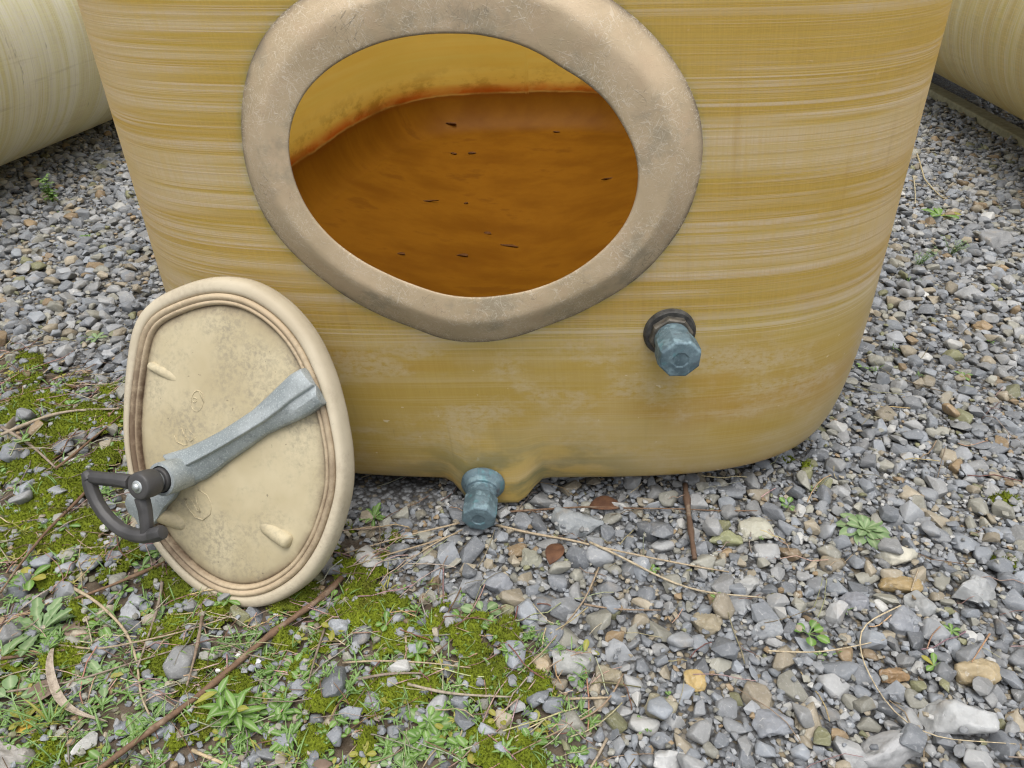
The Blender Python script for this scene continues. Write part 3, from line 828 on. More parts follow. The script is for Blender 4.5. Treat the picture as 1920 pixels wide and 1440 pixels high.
    glyph(e(370, 752, 12, 20, -75, 260, .1) + [(373, 733), (383, 755)], e(365, 750, 4, 4.5, 0, 360))
    glyph([(327, 816), (331, 828), (345, 835), (352, 834), (345, 815), (341, 802)], [(345, 815), (358, 828), (366, 818), (356, 808)], [(358, 828), (370, 818)])
    glyph([(346, 936), (352, 952), (366, 970), (380, 975), (394, 964), (397, 946), (388, 928), (372, 918)], [(346, 936), (358, 936), (370, 958), (375, 960), (366, 932)])
    # clamp bar: ridged casting lofted along its length
    up_ = [(569,690),(547,702),(529,718),(502,743),(474,769),(444,789),(414,808),(382,825),(350,840),(326,847),(306,853)]
    rd_ = [(588,722),(566,737),(546,750),(523,769),(497,789),(463,810),(428,831),(398,848),(368,864),(347,874),(332,880)]
    lo_ = [(608,757),(586,774),(564,786),(532,800),(496,817),(462,842),(430,864),(405,884),(384,899),(358,909),(334,918)]
    V = []; N = len(up_)
    for i in range(N):
        hr = .026 if i < 3 else .030
        U0 = lid_uv(on_lid(*up_[i], .012)); R0 = on_lid(*rd_[i], hr); L0 = lid_uv(on_lid(*lo_[i], .012))
        ru = lid_uv(R0)
        ht = 0.006 * (1 - min(i, 3) / 3.0)
        a = lambda f, h: lid_w(*(U0 + (ru - U0) * f), h)
        b = lambda f, h: lid_w(*(ru + (L0 - ru) * f), h)
        V += [lid_w(*(U0), .002), a(0, .013 + ht), a(.10, .018 + ht), a(.55, .0255 + ht * .5), a(.93, hr + .0015), a(1.0, hr), b(.05, hr - .0045), b(.5, .021 + ht), b(.88, .016 + ht), b(1, .011 + ht), lid_w(*L0, .002)]
    K = 11
    F = [(i * K + j, i * K + j + 1, (i + 1) * K + j + 1, (i + 1) * K + j) for i in range(N - 1) for j in range(K - 1)]
    F += [(i * K + K - 1, i * K, (i + 1) * K, (i + 1) * K + K - 1) for i in range(N - 1)]
    F += [tuple(reversed(range(K))), tuple(range((N - 1) * K, N * K))]
    mb = MB(); mb.add(V, F)
    # hooked tail of the casting that reaches past the lid's edge
    tail = [(238,926),(252,930),(268,934),(292,922),(332,918),(322,936),(306,952),(296,970),(286,984),(272,992),(261,988),(252,972),(240,962),(233,944)]
    a0 = [on_lid(*q, .018) for q in tail]; a1 = [p - LN * .012 for p in a0]; k = len(tail)
    mb.add(a0 + a1, grid_faces(2, k) + [tuple(reversed(range(k))), tuple(range(k, 2 * k))])
    bar = mb.build('clamp_bar', M_alu, root, bevel=.0016, autosmooth=40)
    # screw socket, at the lower end of the bar
    def cam_dir(x, y, z): 
        v = RT * x + UP * y - FW * z
        return v / np.linalg.norm(v)
    ax = cam_dir(-0.36, -0.13, 0.92)
    hub_c = on_lid(257, 913, .100)
    e1 = np.cross(UP, ax); e1 /= np.linalg.norm(e1)
    def on_hub(px, py, off=0.0):
        d = ray(px, py); t = ((hub_c + ax * off - CAM) @ ax) / (d @ ax)
        return CAM + d * t
    sc = on_hub(257, 913) 
    b = MB(); s0 = Vector(sc) - Vector(ax) * .068
    b.lathe(s0, ax, [(.0235, -.035), (.0250, .0), (.0255, .022), (.0248, .0255), (.0205, .0262), (.0195, .012)], 36)
    b.build('screw_socket', M_alu, root, autosmooth=40)
    # handle: hub, two arms and a quarter rim
    hd = empty('handle', tuple(hub_c)); hd.parent = root; hd.matrix_parent_inverse = Matrix.Translation(root.location).inverted()
    b = MB()
    b.lathe(s0, ax, [(.0170, .008), (.0185, .016), (.0185, .0285), (.0170, .0310), (.0115, .0312)], 30)
    b.lathe(s0, ax, [(.0095, .028), (.0095, .050)], 20)
    b.lathe(Vector(hub_c) - Vector(ax) * .0315, ax, [(.0150, 0), (.0195, .002), (.0205, .010), (.0205, .026), (.0190, .0305), (.0150, .0315), (.0095, .0312)], 40)
    rim = [(166,893),(168,905),(173,922),(182,942),(195,962),(211,980),(229,994),(250,1003),(272,1006),(296,1003)]
    arcp = [on_hub(*q, -.014) for q in rim]
    b.tube(arcp, [.0098] + [.0106] * (len(rim) - 2) + [.0098], 8, flat=1.0, up=ax, ph=math.pi / 8)
    b.tube([on_hub(*q, -.016) for q in ((246, 904), (222, 900), (196, 898), (172, 895), (163, 893))], [.0112, .0108, .0104, .0104, .0085], 8, flat=1.0, up=ax, ph=math.pi / 8)
    b.tube([on_hub(*q, -.016) for q in ((266, 932), (272, 955), (275, 980), (276, 1003))], [.0112, .0105, .0100, .0104], 8, flat=1.0, up=ax, ph=math.pi / 8)
    b.tube([on_hub(*q, -.014) for q in ((285, 1004), (298, 1000), (306, 998))], [.0115, .0120, .0100], 8, flat=1.0, up=ax, ph=math.pi / 8)
    b.tube([on_hub(*q, -.014) for q in ((170, 899), (164, 889), (161, 885))], [.0110, .0095, .0075], 8, flat=1.0, up=ax, ph=math.pi / 8)
    b.build('grip', M_handle, hd, bevel=.0012, autosmooth=28)
    b = MB(); b.lathe(hub_c, ax, [(.0092, -.002), (.0092, .0005), (.0080, .0012), (.0062, .0014), (.0060, .0030), (.0050, .0046), (.0030, .0056), (.0008, .0060)], 28)
    b.build('bolt', M_steel, hd, autosmooth=50)
    b = MB(); b.lathe(s0, ax, [(.0132, .0312), (.0132, .0338), (.0100, .0340)], 28)
    b.build('washer', M_steel, hd, autosmooth=50)
    return root
lid = build_lid()

# ------------------------------------------------------------------ ground
VEG_PX = [(-400,640),(0,655),(120,690),(235,735),(300,860),(330,1000),(640,1030),(730,1005),(800,1075),(880,1110),(1000,1190),(1030,1290),(1090,1380),(1120,1470),(1130,1600),(-400,1700)]
VEG = np.array([G(x, min(y, 1500))[:2] if y <= 1500 else G(x, 1500)[:2] - [0, (y - 1500) * .0012] for x, y in VEG_PX])
def poly_dist(P, poly):
    """signed distance, negative inside"""
    P = np.asarray(P, float); best = np.full(len(P), 1e9); inside = np.zeros(len(P), bool)
    n = len(poly)
    for i in range(n):
        a, b = poly[i], poly[(i + 1) % n]; ab = b - a
        t = np.clip(((P - a) @ ab) / (ab @ ab), 0, 1)
        d = np.hypot(*(P - a - t[:, None] * ab).T); best = np.minimum(best, d)
        cond = (a[1] > P[:, 1]) != (b[1] > P[:, 1])
        with np.errstate(divide='ignore', invalid='ignore'):
            xi = a[0] + (P[:, 1] - a[1]) * ab[0] / ab[1]
        inside ^= cond & (P[:, 0] < xi)
    return np.where(inside, -best, best)
def fbm(P, s, seed=0, octv=3):
    P = np.asarray(P, float); out = np.zeros(len(P)); amp = 1.0; tot = 0
    r = np.random.default_rng(seed)
    for o in range(octv):
        T = r.random((64, 64)); q = P * s * 2 ** o + 17.3 + seed
        i = np.floor(q).astype(int); f = q - i; f = f * f * (3 - 2 * f)
        g = lambda a, b: T[(i[:, 0] + a) % 64, (i[:, 1] + b) % 64]
        out += amp * ((g(0, 0) * (1 - f[:, 0]) + g(1, 0) * f[:, 0]) * (1 - f[:, 1]) + (g(0, 1) * (1 - f[:, 0]) + g(1, 1) * f[:, 0]) * f[:, 1])
        tot += amp; amp *= .5
    return out / tot
MOSS_SPOTS = [(60,760,60),(150,790,70),(215,790,45),(30,860,60),(110,900,60),(200,850,40),(60,960,60),(130,1000,60),(40,1010,50),(215,1030,40),(110,1080,40),(700,1060,45),(690,1150,70),(745,1190,70),(790,1180,45),(870,1190,30),(950,1185,36),(895,1265,38),(960,1285,60),(1000,1295,40),(700,1310,55),(442,1298,42),(75,1415,36),(330,1090,50),(300,1240,40),(290,1200,40),(560,1130,45),(600,1320,40),(930,1400,45),(980,1420,40),(400,1140,50),(170,1150,40),(590,1390,35),(120,1240,35),(780,1290,45),(1470,862,22),(1510,880,16),(540,1200,30),(350,1180,35),(1880,945,20),(1880,1060,18)]
MS = np.array([[*G(x, y)[:2], r / FPX * np.linalg.norm(G(x, y) - CAM)] for x, y, r in MOSS_SPOTS])
def veg(P):
    d = poly_dist(P, VEG) + (fbm(P, 9, 3) - .5) * .16
    return 1 - sstep(-.05, .06, d)
def moss_h(P):
    P = np.asarray(P, float); h = np.full(len(P), -1.2)
    for x, y, r in MS:
        d = np.hypot(P[:, 0] - x, (P[:, 1] - y)) / (r * 1.05)
        h = np.maximum(h, 1 - d * d)
    v = veg(P)
    h = np.maximum(h, np.where(v > .5, (fbm(P, 13, 11) - .60) * 3.2, -1.2))
    h = h + (fbm(P, 34, 5) - .55) * 1.9
    return np.clip(h, -.5, 1)
def soil_z(P):
    P = np.asarray(P, float)
    return (fbm(P, 5, 1) - .5) * .016 + (fbm(P, 40, 2) - .5) * .008 - .006

def axis_vals(lo, hi, step, far):
    a = list(np.arange(lo, hi + 1e-6, step)); s = step
    x = hi
    while x < far: s *= 1.35; x += s; a.append(x)
    s = step; x = lo; pre = []
    while x > -far: s *= 1.35; x -= s; pre.append(x)
    return np.array(pre[::-1] + a)
gx = axis_vals(-2.4, 2.8, .02, 220); gy = axis_vals(.3, 4.4, .02, 220)
XX, YY = np.meshgrid(gx, gy); P = np.stack([XX.ravel(), YY.ravel()], 1)
near = (np.abs(P[:, 0]) < 4) & (np.abs(P[:, 1]) < 6)
Z = np.where(near, soil_z(P), -.006)
nx = len(gx)
idx = np.arange(len(P)).reshape(len(gy), nx)
Q = np.stack([idx[:-1, :-1], idx[:-1, 1:], idx[1:, 1:], idx[1:, :-1]], -1).reshape(-1, 4)
me = fast_mesh('ground', np.column_stack([P, Z]), Q.ravel(), np.full(len(Q), 4), np.ones(len(Q)))
vm = veg(P) * near; set_col(me, np.stack([vm, vm, vm], 1))
ground = link('ground', me, M_soil, smooth=False); tag(ground, 'brown soil under the gravel and moss', kind='structure')

# ------------------------------------------------------------------ stones: prototypes
def stone_proto(seed, bev):
    r = random.Random(seed)
    bm = bmesh.new()
    k = r.randint(12, 18)
    sx, sy, sz = 1.0, r.uniform(.55, .95), r.uniform(.42, .75)
    for _ in range(k):
        v = Vector((r.gauss(0, 1), r.gauss(0, 1), r.gauss(0, 1))).normalized()
        p = r.uniform(2.0, 3.6)
        l = (abs(v.x) ** p + abs(v.y) ** p + abs(v.z) ** p) ** (-1 / p)
        v = v * l * r.uniform(.82, 1.0)
        bm.verts.new((v.x * sx, v.y * sy, v.z * sz))
    bmesh.ops.convex_hull(bm, input=bm.verts)
    for v in [v for v in bm.verts if not v.link_faces]: bm.verts.remove(v)
    bmesh.ops.dissolve_limit(bm, angle_limit=math.radians(16), verts=bm.verts, edges=bm.edges)
    small = set()
    if bev:
        old = set(bm.faces)
        res = bmesh.ops.bevel(bm, geom=list(bm.edges), offset=r.uniform(.13, .25), segments=bev, affect='EDGES', profile=.55, clamp_overlap=True)
        small = set(res['faces'])
    bm.verts.index_update()
    V = np.array([v.co[:] for v in bm.verts])
    V[:, :2] /= np.abs(V[:, :2]).max(); V[:, 2] /= max(np.abs(V[:, :2]).max(), 1e-6)
    I, L, S = [], [], []
    for f in bm.faces:
        I += [v.index for v in f.verts]; L.append(len(f.verts)); S.append(bool(bev) and (f in small or seed % 5 < 3))
    bm.free()
    return V, np.array(I), np.array(L), np.array(S)
def boulder_proto(seed):
    V, I, L, S = stone_proto(seed, 2)
    me = fast_mesh('tmp', V, I, L); bm = bmesh.new(); bm.from_mesh(me); bpy.data.meshes.remove(me)
    bmesh.ops.triangulate(bm, faces=bm.faces)
    for _ in range(3):
        bmesh.ops.subdivide_edges(bm, edges=[e for e in bm.edges if e.calc_length() > .16], cuts=1)
        bmesh.ops.triangulate(bm, faces=[f for f in bm.faces if len(f.verts) > 3])
    bm.normal_update()
    for v in bm.verts:
        q = v.co * 1.7 + Vector((seed, 0, 0)); d = mnoise.noise(q) * .10 + mnoise.noise(q * 2.7) * .055 + mnoise.noise(q * 7) * .022
        v.co += v.normal * d
    bm.verts.index_update()
    V = np.array([v.co[:] for v in bm.verts]); I = np.array([v.index for f in bm.faces for v in f.verts]); L = np.full(len(bm.faces), 3)
    bm.free(); return V, I, L, np.ones(len(L), bool)
PROTO_HI = [stone_proto(100 + i, 2) for i in range(36)]
PROTO_LO = [stone_proto(300 + i, 2) for i in range(24)]
PROTO_MIN = [stone_proto(500 + i, 1) for i in range(16)]

RES = .004
HX0, HX1, HY0, HY1 = -2.9, 3.5, .25, 4.9
hnx, hny = int((HX1 - HX0) / RES), int((HY1 - HY0) / RES)
cxs = HX0 + (np.arange(hnx) + .5) * RES; cys = HY0 + (np.arange(hny) + .5) * RES
gxx, gyy = np.meshgrid(cxs, cys)
PP = np.stack([gxx.ravel(), gyy.ravel()], 1)
HB = soil_z(PP)
VG = veg(PP).reshape(hny, hnx)
MH = moss_h(PP)
MOSSZ = np.where(MH > 0, .002 + .016 * np.sqrt(np.clip(MH, 0, 1)), -.01)
HGT = (HB + np.clip(MOSSZ, 0, 1) * .8).reshape(hny, hnx).copy()
BASE = HB.reshape(hny, hnx)
MH2 = MH.reshape(hny, hnx)
OCC = np.zeros((hny, hnx), bool)
def cell(x, y): return int((y - HY0) / RES), int((x - HX0) / RES)
def height(x, y):
    i, j = cell(x, y)
    return float(HGT[i, j]) if 0 <= i < hny and 0 <= j < hnx else 0.0

def Rot(rz, rx, ry):
    return np.array((Matrix.Rotation(rz, 3, 'Z') @ Matrix.Rotation(rx, 3, 'X') @ Matrix.Rotation(ry, 3, 'Y')))

def settle(x, y, R, rz, asp, maxocc, hz):
    """try to lay a stone; returns its centre height or None"""
    i0, j0 = cell(x - R, y - R); i1, j1 = cell(x + R, y + R)
    if i0 < 0 or j0 < 0 or i1 >= hny - 1 or j1 >= hnx - 1: return None
    sub = HGT[i0:i1 + 1, j0:j1 + 1]
    dx = cxs[j0:j1 + 1][None, :] - x; dy = cys[i0:i1 + 1][:, None] - y
    c, s = math.cos(rz), math.sin(rz)
    d2 = ((dx * c + dy * s) / R) ** 2 + ((-dx * s + dy * c) / (R * asp)) ** 2
    mk = d2 < 1
    n = mk.sum()
    if n == 0: return None
    oc = OCC[i0:i1 + 1, j0:j1 + 1]
    if (oc & mk & (d2 < .8)).sum() > maxocc * n: return None
    base = float(np.median(BASE[i0:i1 + 1, j0:j1 + 1][mk]))
    hm = float(np.percentile(sub[mk], 60))
    z = max(base, min(hm, base + .035)) + hz * .42
    top = z + hz * np.sqrt(np.clip(1 - d2, 0, 1)) * .8
    sub[mk] = np.maximum(sub[mk], top[mk])
    oc[mk & (d2 < .85)] = True
    return z

GREY = [(.225, .243, .265), (.25, .262, .275), (.19, .203, .22), (.28, .285, .285)]
def stone_col(r):
    q = r.random()
    if q < .70: c = r.choice(GREY); k = r.uniform(.68, 1.34)
    elif q < .82: c = (.27, .265, .225); k = r.uniform(.75, 1.3)
    elif q < .92: c = (.31, .27, .20); k = r.uniform(.7, 1.25)
    elif q < .95: c = (.31, .225, .13); k = r.uniform(.6, 1.1)
    elif q < .975: c = (.22, .22, .12); k = r.uniform(.7, 1.1)
    else: c = (.46, .46, .44); k = r.uniform(.85, 1.2)
    return tuple(min(.62, x * k) for x in c)

# single stones that stand out: pixel of the middle, width, height (px), colour, label
B_ = (.23, .25, .27); PALE = (.40, .405, .40); TAN = (.36, .29, .19); OCH = (.38, .25, .10)
BIG = [
 (1085,976,100,54,(.27,.29,.30),'large grey stone with white veined flank behind the reddish dead leaf'),
 (1419,986,62,56,(.42,.41,.33),'pale rounded stone with moss at its foot, below the tank bottom'),
 (1362,1002,60,36,(.27,.28,.15),'olive green flat stone beside the pale mossy stone'),
 (1682,1033,74,40,(.52,.50,.41),'cream coloured flat stone just below the grey-green rosette'),
 (1693,1088,68,34,(.34,.25,.12),'long ochre brown stone below the cream flat stone'),
 (1832,1106,76,52,(.36,.37,.37),'angular grey stone with a pale sloping facet at the frame edge side'),
 (1733,1122,46,52,(.31,.32,.32),'roundish grey stone with pale lichen next to a flat slab'),
 (1693,1152,60,58,(.26,.275,.30),'smooth flat blue-grey slab below the roundish lichened stone'),
 (1607,1118,50,38,(.24,.25,.275),'dark blue-grey square stone among the right-hand gravel'),
 (1399,1085,52,44,(.37,.375,.365),'pale grey rounded stone alone on gravel right of the pale straws'),
 (1329,1163,54,46,(.30,.26,.18),'dull tan blocky stone beside a small yellow pebble'),
 (1796,1342,104,74,(.42,.43,.43),'largest pale stone with white crusted top near the lower right corner'),
 (1674,1404,116,66,(.38,.385,.39),'broad pale grey stone at the bottom edge'),
 (1835,1253,72,50,(.40,.32,.19),'tan sandstone lump at the right of the pale straw'),
 (1451,1350,68,58,(.25,.265,.29),'big blue-grey stone with flat top near the bottom edge'),
 (1257,1420,66,52,(.47,.475,.47),'whitest sparkling stone at the bottom edge'),
 (1075,1240,92,56,(.33,.335,.32),'oval grey stone crossed by fine white veins beside the tan egg'),
 (1016,1238,44,56,(.40,.32,.21),'tan egg-shaped stone standing at the moss edge'),
 (1142,1264,56,46,(.27,.235,.16),'brown-grey stone right of the oval veined stone'),
 (1237,1316,64,56,(.31,.285,.20),'olive tan stone with rounded top above the whitest stone'),
 (1303,1268,42,40,(.44,.32,.13),'yellow ochre stone left of the olive tan stone'),
 (1680,1252,48,36,(.30,.195,.10),'rust brown stone beside the bend of the pale straw'),
 (1442,1172,62,40,(.26,.275,.29),'blue-grey stone with one white vein near the round-leaved weed'),
 (208,657,34,30,(.38,.39,.40),'pale grey block on the gravel left of the lid'),
 (165,1052,36,34,(.25,.27,.29),'grey stone sunk in moss under the black handle'),
 (240,1142,40,36,(.34,.355,.37),'light grey split stone among dead stems'),
 (634,1175,40,36,(.31,.33,.35),'blue-grey pointed stone right of the long stick'),
 (227,1360,36,54,(.22,.24,.27),'narrow slate shard in the weeds'),
 (18,1412,84,60,(.33,.31,.28),'broad pale slab in the lower left corner'),
 (382,1204,38,34,(.30,.32,.345),'bluish rounded stone left of the long stick'),
 (394,1233,36,26,(.29,.29,.25),'wedge stone with a mossy end left of the long stick'),
 (1868,450,62,34,(.25,.255,.26),'grey slab lying in front of the timber bearer'),
 (1817,549,46,34,(.33,.34,.345),'squarish light grey stone on the right-hand gravel'),
 (888,1078,0,0,None,''),
 (932,1085,56,50,(.26,.275,.30),'blue-grey stone under the lower plug'),
 (1000,1040,44,48,(.31,.31,.25),'greenish grey stone left of the reddish dead leaf'),
 (740,1042,32,26,(.26,.275,.30),'grey stone with an orange pebble beside the lid'),
]
def one_stone(px, py, w, h, colr, label, seed):
    p = G(px, py, .012); dist = np.linalg.norm(p - CAM)
    R = w / 2 / FPX * dist * 1.04
    el = math.asin(CAM_H / dist)
    V, I, L, S = boulder_proto(900 + seed)
    ext = np.abs(V).max(0)
    depth = h / FPX * dist
    hz = min(R * .62, depth * .46)
    ry = max(R * .55, min(R * .955, (depth / 2 - hz * math.cos(el) * .55) / math.sin(el)))
    sc = np.array([R / ext[0], ry / ext[1], hz / ext[2]])
    rz = rng.uniform(-.25, .25)
    z = settle(p[0], p[1], R, rz, ry / R, 1.0, hz)
    if z is None: z = .01
    q = (V * sc) @ Rot(rz, rng.uniform(-.12, .12), rng.uniform(-.12, .12)).T
    me = fast_mesh('stone', q, I, L, S)
    set_col(me, np.tile(colr, (len(V), 1)))
    me.set_sharp_from_angle(angle=math.radians(42))
    o = link('stone', me, M_stone, smooth=False); o.location = (p[0], p[1], z)
    tag(o, label, 'stone', 'single stones in the gravel')
for k, (px, py, w, h, c, lb) in enumerate(BIG):
    if w: one_stone(px, py, w, h, c, lb, k * 5 + 2)

# lid and sump footprints stay free of loose gravel
def blocked(x, y, R):
    lx = (x + 0.06) ; ly = y - 1.06
    if abs(lx) < .075 + R and .0 - R < ly < .25 and R > .008: return True
    a = LB[:2]
    d = np.array([x, y]) - a
    if abs(d[0] - .01) < .06 and -.01 < d[1] < .03: return True
    # bare dark soil in the hollow under the tank, left of the drain
    if -.46 < x < -.13 and 1.04 < y < 1.5: return True
    if -.40 < x < -.12 and .965 < y <= 1.04 and rng.random() < .55: return True
    # far under the big tank, nothing of it can be seen
    if abs(x) < .45 and 1.45 < y < 2.75: return True
    return False

print('stones...')
bV, bI, bL, bS, bC = [], [], [], [], []
voff = 0; nst = 0
def put(x, y, R, asp, hz, z, proto, colr, rz):
    global voff, nst
    V, I, L, S = proto
    ext = np.abs(V).max(0)
    q = (V * (R / ext[0], R * asp / ext[1], hz / ext[2])) @ Rot(rz, rng.gauss(0, .22), rng.gauss(0, .22)).T + (x, y, z)
    bV.append(q); bI.append(I + voff); bL.append(L); bS.append(S)
    bC.append(np.tile(colr, (len(V), 1)).astype(np.float32)); voff += len(V); nst += 1

classes = [  # radius range (m), tries per m2, max occupied share
    (.018, .027, 330, .14), (.0135, .018, 800, .16), (.0095, .0135, 1700, .18), (.0064, .0095, 3200, .22), (.0036, .0068, 14000, .45), (.012, .024, 150, .75)]
def view_ok(x, y):
    # a generous margin round what the photograph takes in
    return abs(x + .02) < .62 + .66 * y + .30
for ci, (r0, r1, dens, mo) in enumerate(classes):
    ymax = (4.6, 4.6, 4.2, 3.4, 1.45, 4.2)[ci]
    area = (HX1 - HX0) * (ymax - HY0)
    for _ in range(int(area * dens)):
        # denser tries near the camera side are not needed: uniform
        x = rng.uniform(HX0 + .05, HX1 - .05); y = rng.uniform(HY0 + .03, ymax)
        if not view_ok(x, y): continue
        i, j = cell(x, y)
        v = VG[i, j]
        if v > 0 and rng.random() < v * (.86, .80, .70, .62, .55, .8)[ci]: continue
        if MH2[i, j] > .25 and rng.random() < .75: continue
        R = rng.uniform(r0, r1)
        if y > 1.15: R *= 1.02
        elif x > -.05: R *= 1.0
        else: R *= 1.1
        if blocked(x, y, R): continue
        asp = rng.uniform(.62, .95); hz = R * rng.uniform(.42, .72); rz = rng.uniform(0, 6.28)
        z = settle(x, y, R, rz, asp, mo, hz)
        if z is None: continue
        dist = math.hypot(y, x)
        pr = PROTO_HI if (R > .009 and y < 1.5) else (PROTO_LO if (R > .006 and y < 2.6) else PROTO_MIN)
        put(x, y, R, asp, hz, z, rng.choice(pr), stone_col(rng), rz)
print('stones', nst, 'verts', voff)
me = fast_mesh('gravel', np.concatenate(bV), np.concatenate(bI), np.concatenate(bL), np.concatenate(bS))
set_col(me, np.concatenate(bC))
gravel = link('gravel', me, M_stone, smooth=False); tag(gravel, 'blue-grey crushed stone gravel with tan pieces', kind='stuff')
del bV, bI, bL, bS, bC

# ------------------------------------------------------------------ moss
mk = MH2 > .0
mk &= (np.abs(gxx) < 1.6 + .0 * gyy) & (gyy < 2.2)
ii, jj = np.nonzero(mk)
vid = -np.ones((hny + 1, hnx + 1), np.int64)
Z0 = BASE + np.where(MH2 > 0, .0015 + .016 * np.sqrt(np.clip(MH2, 0, 1)), -.004) + ((fbm(PP, 80, 21, 2) - .5) * .014).reshape(hny, hnx)
need = np.zeros((hny, hnx), bool); need[ii, jj] = True
vi = np.nonzero(need); vid[vi] = np.arange(len(vi[0]))
mv = np.stack([gxx[vi], gyy[vi], Z0[vi]], 1)
a, b, c, d = vid[:-2, :-2], vid[:-2, 1:-1], vid[1:-1, 1:-1], vid[1:-1, :-2]
okq = (a >= 0) & (b >= 0) & (c >= 0) & (d >= 0)
quads = np.stack([a[okq], b[okq], c[okq], d[okq]], 1)
pm = mv[:, :2]
tone = fbm(pm, 14, 31)[:, None]
mc = np.array([.085, .110, .012]) * (1 - tone) + np.array([.25, .31, .020]) * tone
nmv = len(mv)
# tufts
tv, tf, tc = [], [], []
sel = nr.choice(len(mv), min(len(mv), 26000), replace=False)
base = mv[sel] + np.column_stack([nr.uniform(-.002, .002, (len(sel), 2)), np.zeros(len(sel))])
for k in range(4):
    an = nr.uniform(0, 6.28, len(sel)); ln = nr.uniform(.003, .0075, len(sel)); wd = nr.uniform(.0007, .0014, len(sel)); tilt = nr.uniform(.2, 1.1, len(sel))
    dx = np.stack([np.cos(an), np.sin(an), np.zeros(len(sel))], 1); sd = np.stack([-np.sin(an), np.cos(an), np.zeros(len(sel))], 1)
    tip = base + dx * (ln * np.sin(tilt))[:, None] + np.array([0, 0, 1.]) * (ln * np.cos(tilt))[:, None]
    tv.append(np.stack([base - sd * wd[:, None], base + sd * wd[:, None], tip], 1).reshape(-1, 3))
    cc = mc[sel] * nr.uniform(.7, 1.35, (len(sel), 1)); tc.append(np.repeat(cc, 3, 0))
tv = np.concatenate(tv); tc = np.concatenate(tc)
ti = np.arange(len(tv)) + nmv
me = fast_mesh('moss', np.concatenate([mv, tv]), np.concatenate([quads.ravel(), ti]), np.concatenate([np.full(len(quads), 4), np.full(len(tv) // 3, 3)]), np.ones(len(quads) + len(tv) // 3))
set_col(me, np.concatenate([mc, tc]))
moss = link('moss', me, M_moss, smooth=False); tag(moss, 'bright yellow-green moss cushions on the soil', kind='stuff')

# ------------------------------------------------------------------ leaves and plants
def leaf(mb, base, az, el, L, W, curl=.6, shape='spat', tone=.5, yellow=0.0, lobes=0, fold=.25, stalk=.0, r=rng):
    n = 9 if not lobes else 15
    p = Vector(base); V = []; C = []
    e = el
    d = Vector((math.cos(az), math.sin(az), 0)); side = Vector((-math.sin(az), math.cos(az), 0))
    ds = L / (n - 1)
    for i in range(n):
        t = i / (n - 1)
        if shape == 'spat': w = W * (.14 + .86 * math.sin(math.pi * min(1, max(0, t) ** 1.7)) ** .8) if t < .985 else W * .12
        elif shape == 'lance': w = W * max(.06, math.sin(math.pi * t ** .85))
        elif shape == 'round': w = W * (.10 if t < .42 else max(.05, math.sqrt(max(0, 1 - ((t - .71) / .29) ** 2))))
        else: w = W * (1 - t) ** .6
        if lobes and .12 < t < .95: w *= (.55 + .55 * abs(math.sin(t * math.pi * lobes)))
        w *= .5
        nrm = side.cross(d * math.cos(e) + Vector((0, 0, math.sin(e))))
        if nrm.z < 0: nrm = -nrm
        V += [p - side * w + nrm * w * fold, p, p + side * w + nrm * w * fold]
        C += [(tone, 0, yellow), (tone, 1.0, yellow), (tone, 0, yellow)]
        p = p + (d * math.cos(e) + Vector((0, 0, math.sin(e)))) * ds
        e -= curl / (n - 1)
    F = []
    for i in range(n - 1):
        F += [(i * 3, i * 3 + 1, i * 3 + 4, i * 3 + 3), (i * 3 + 1, i * 3 + 2, i * 3 + 5, i * 3 + 4)]
    o = len(mb.v); mb.v += [tuple(v) for v in V]; mb.f += [tuple(k + o for k in q) for q in F]; mb.c += C

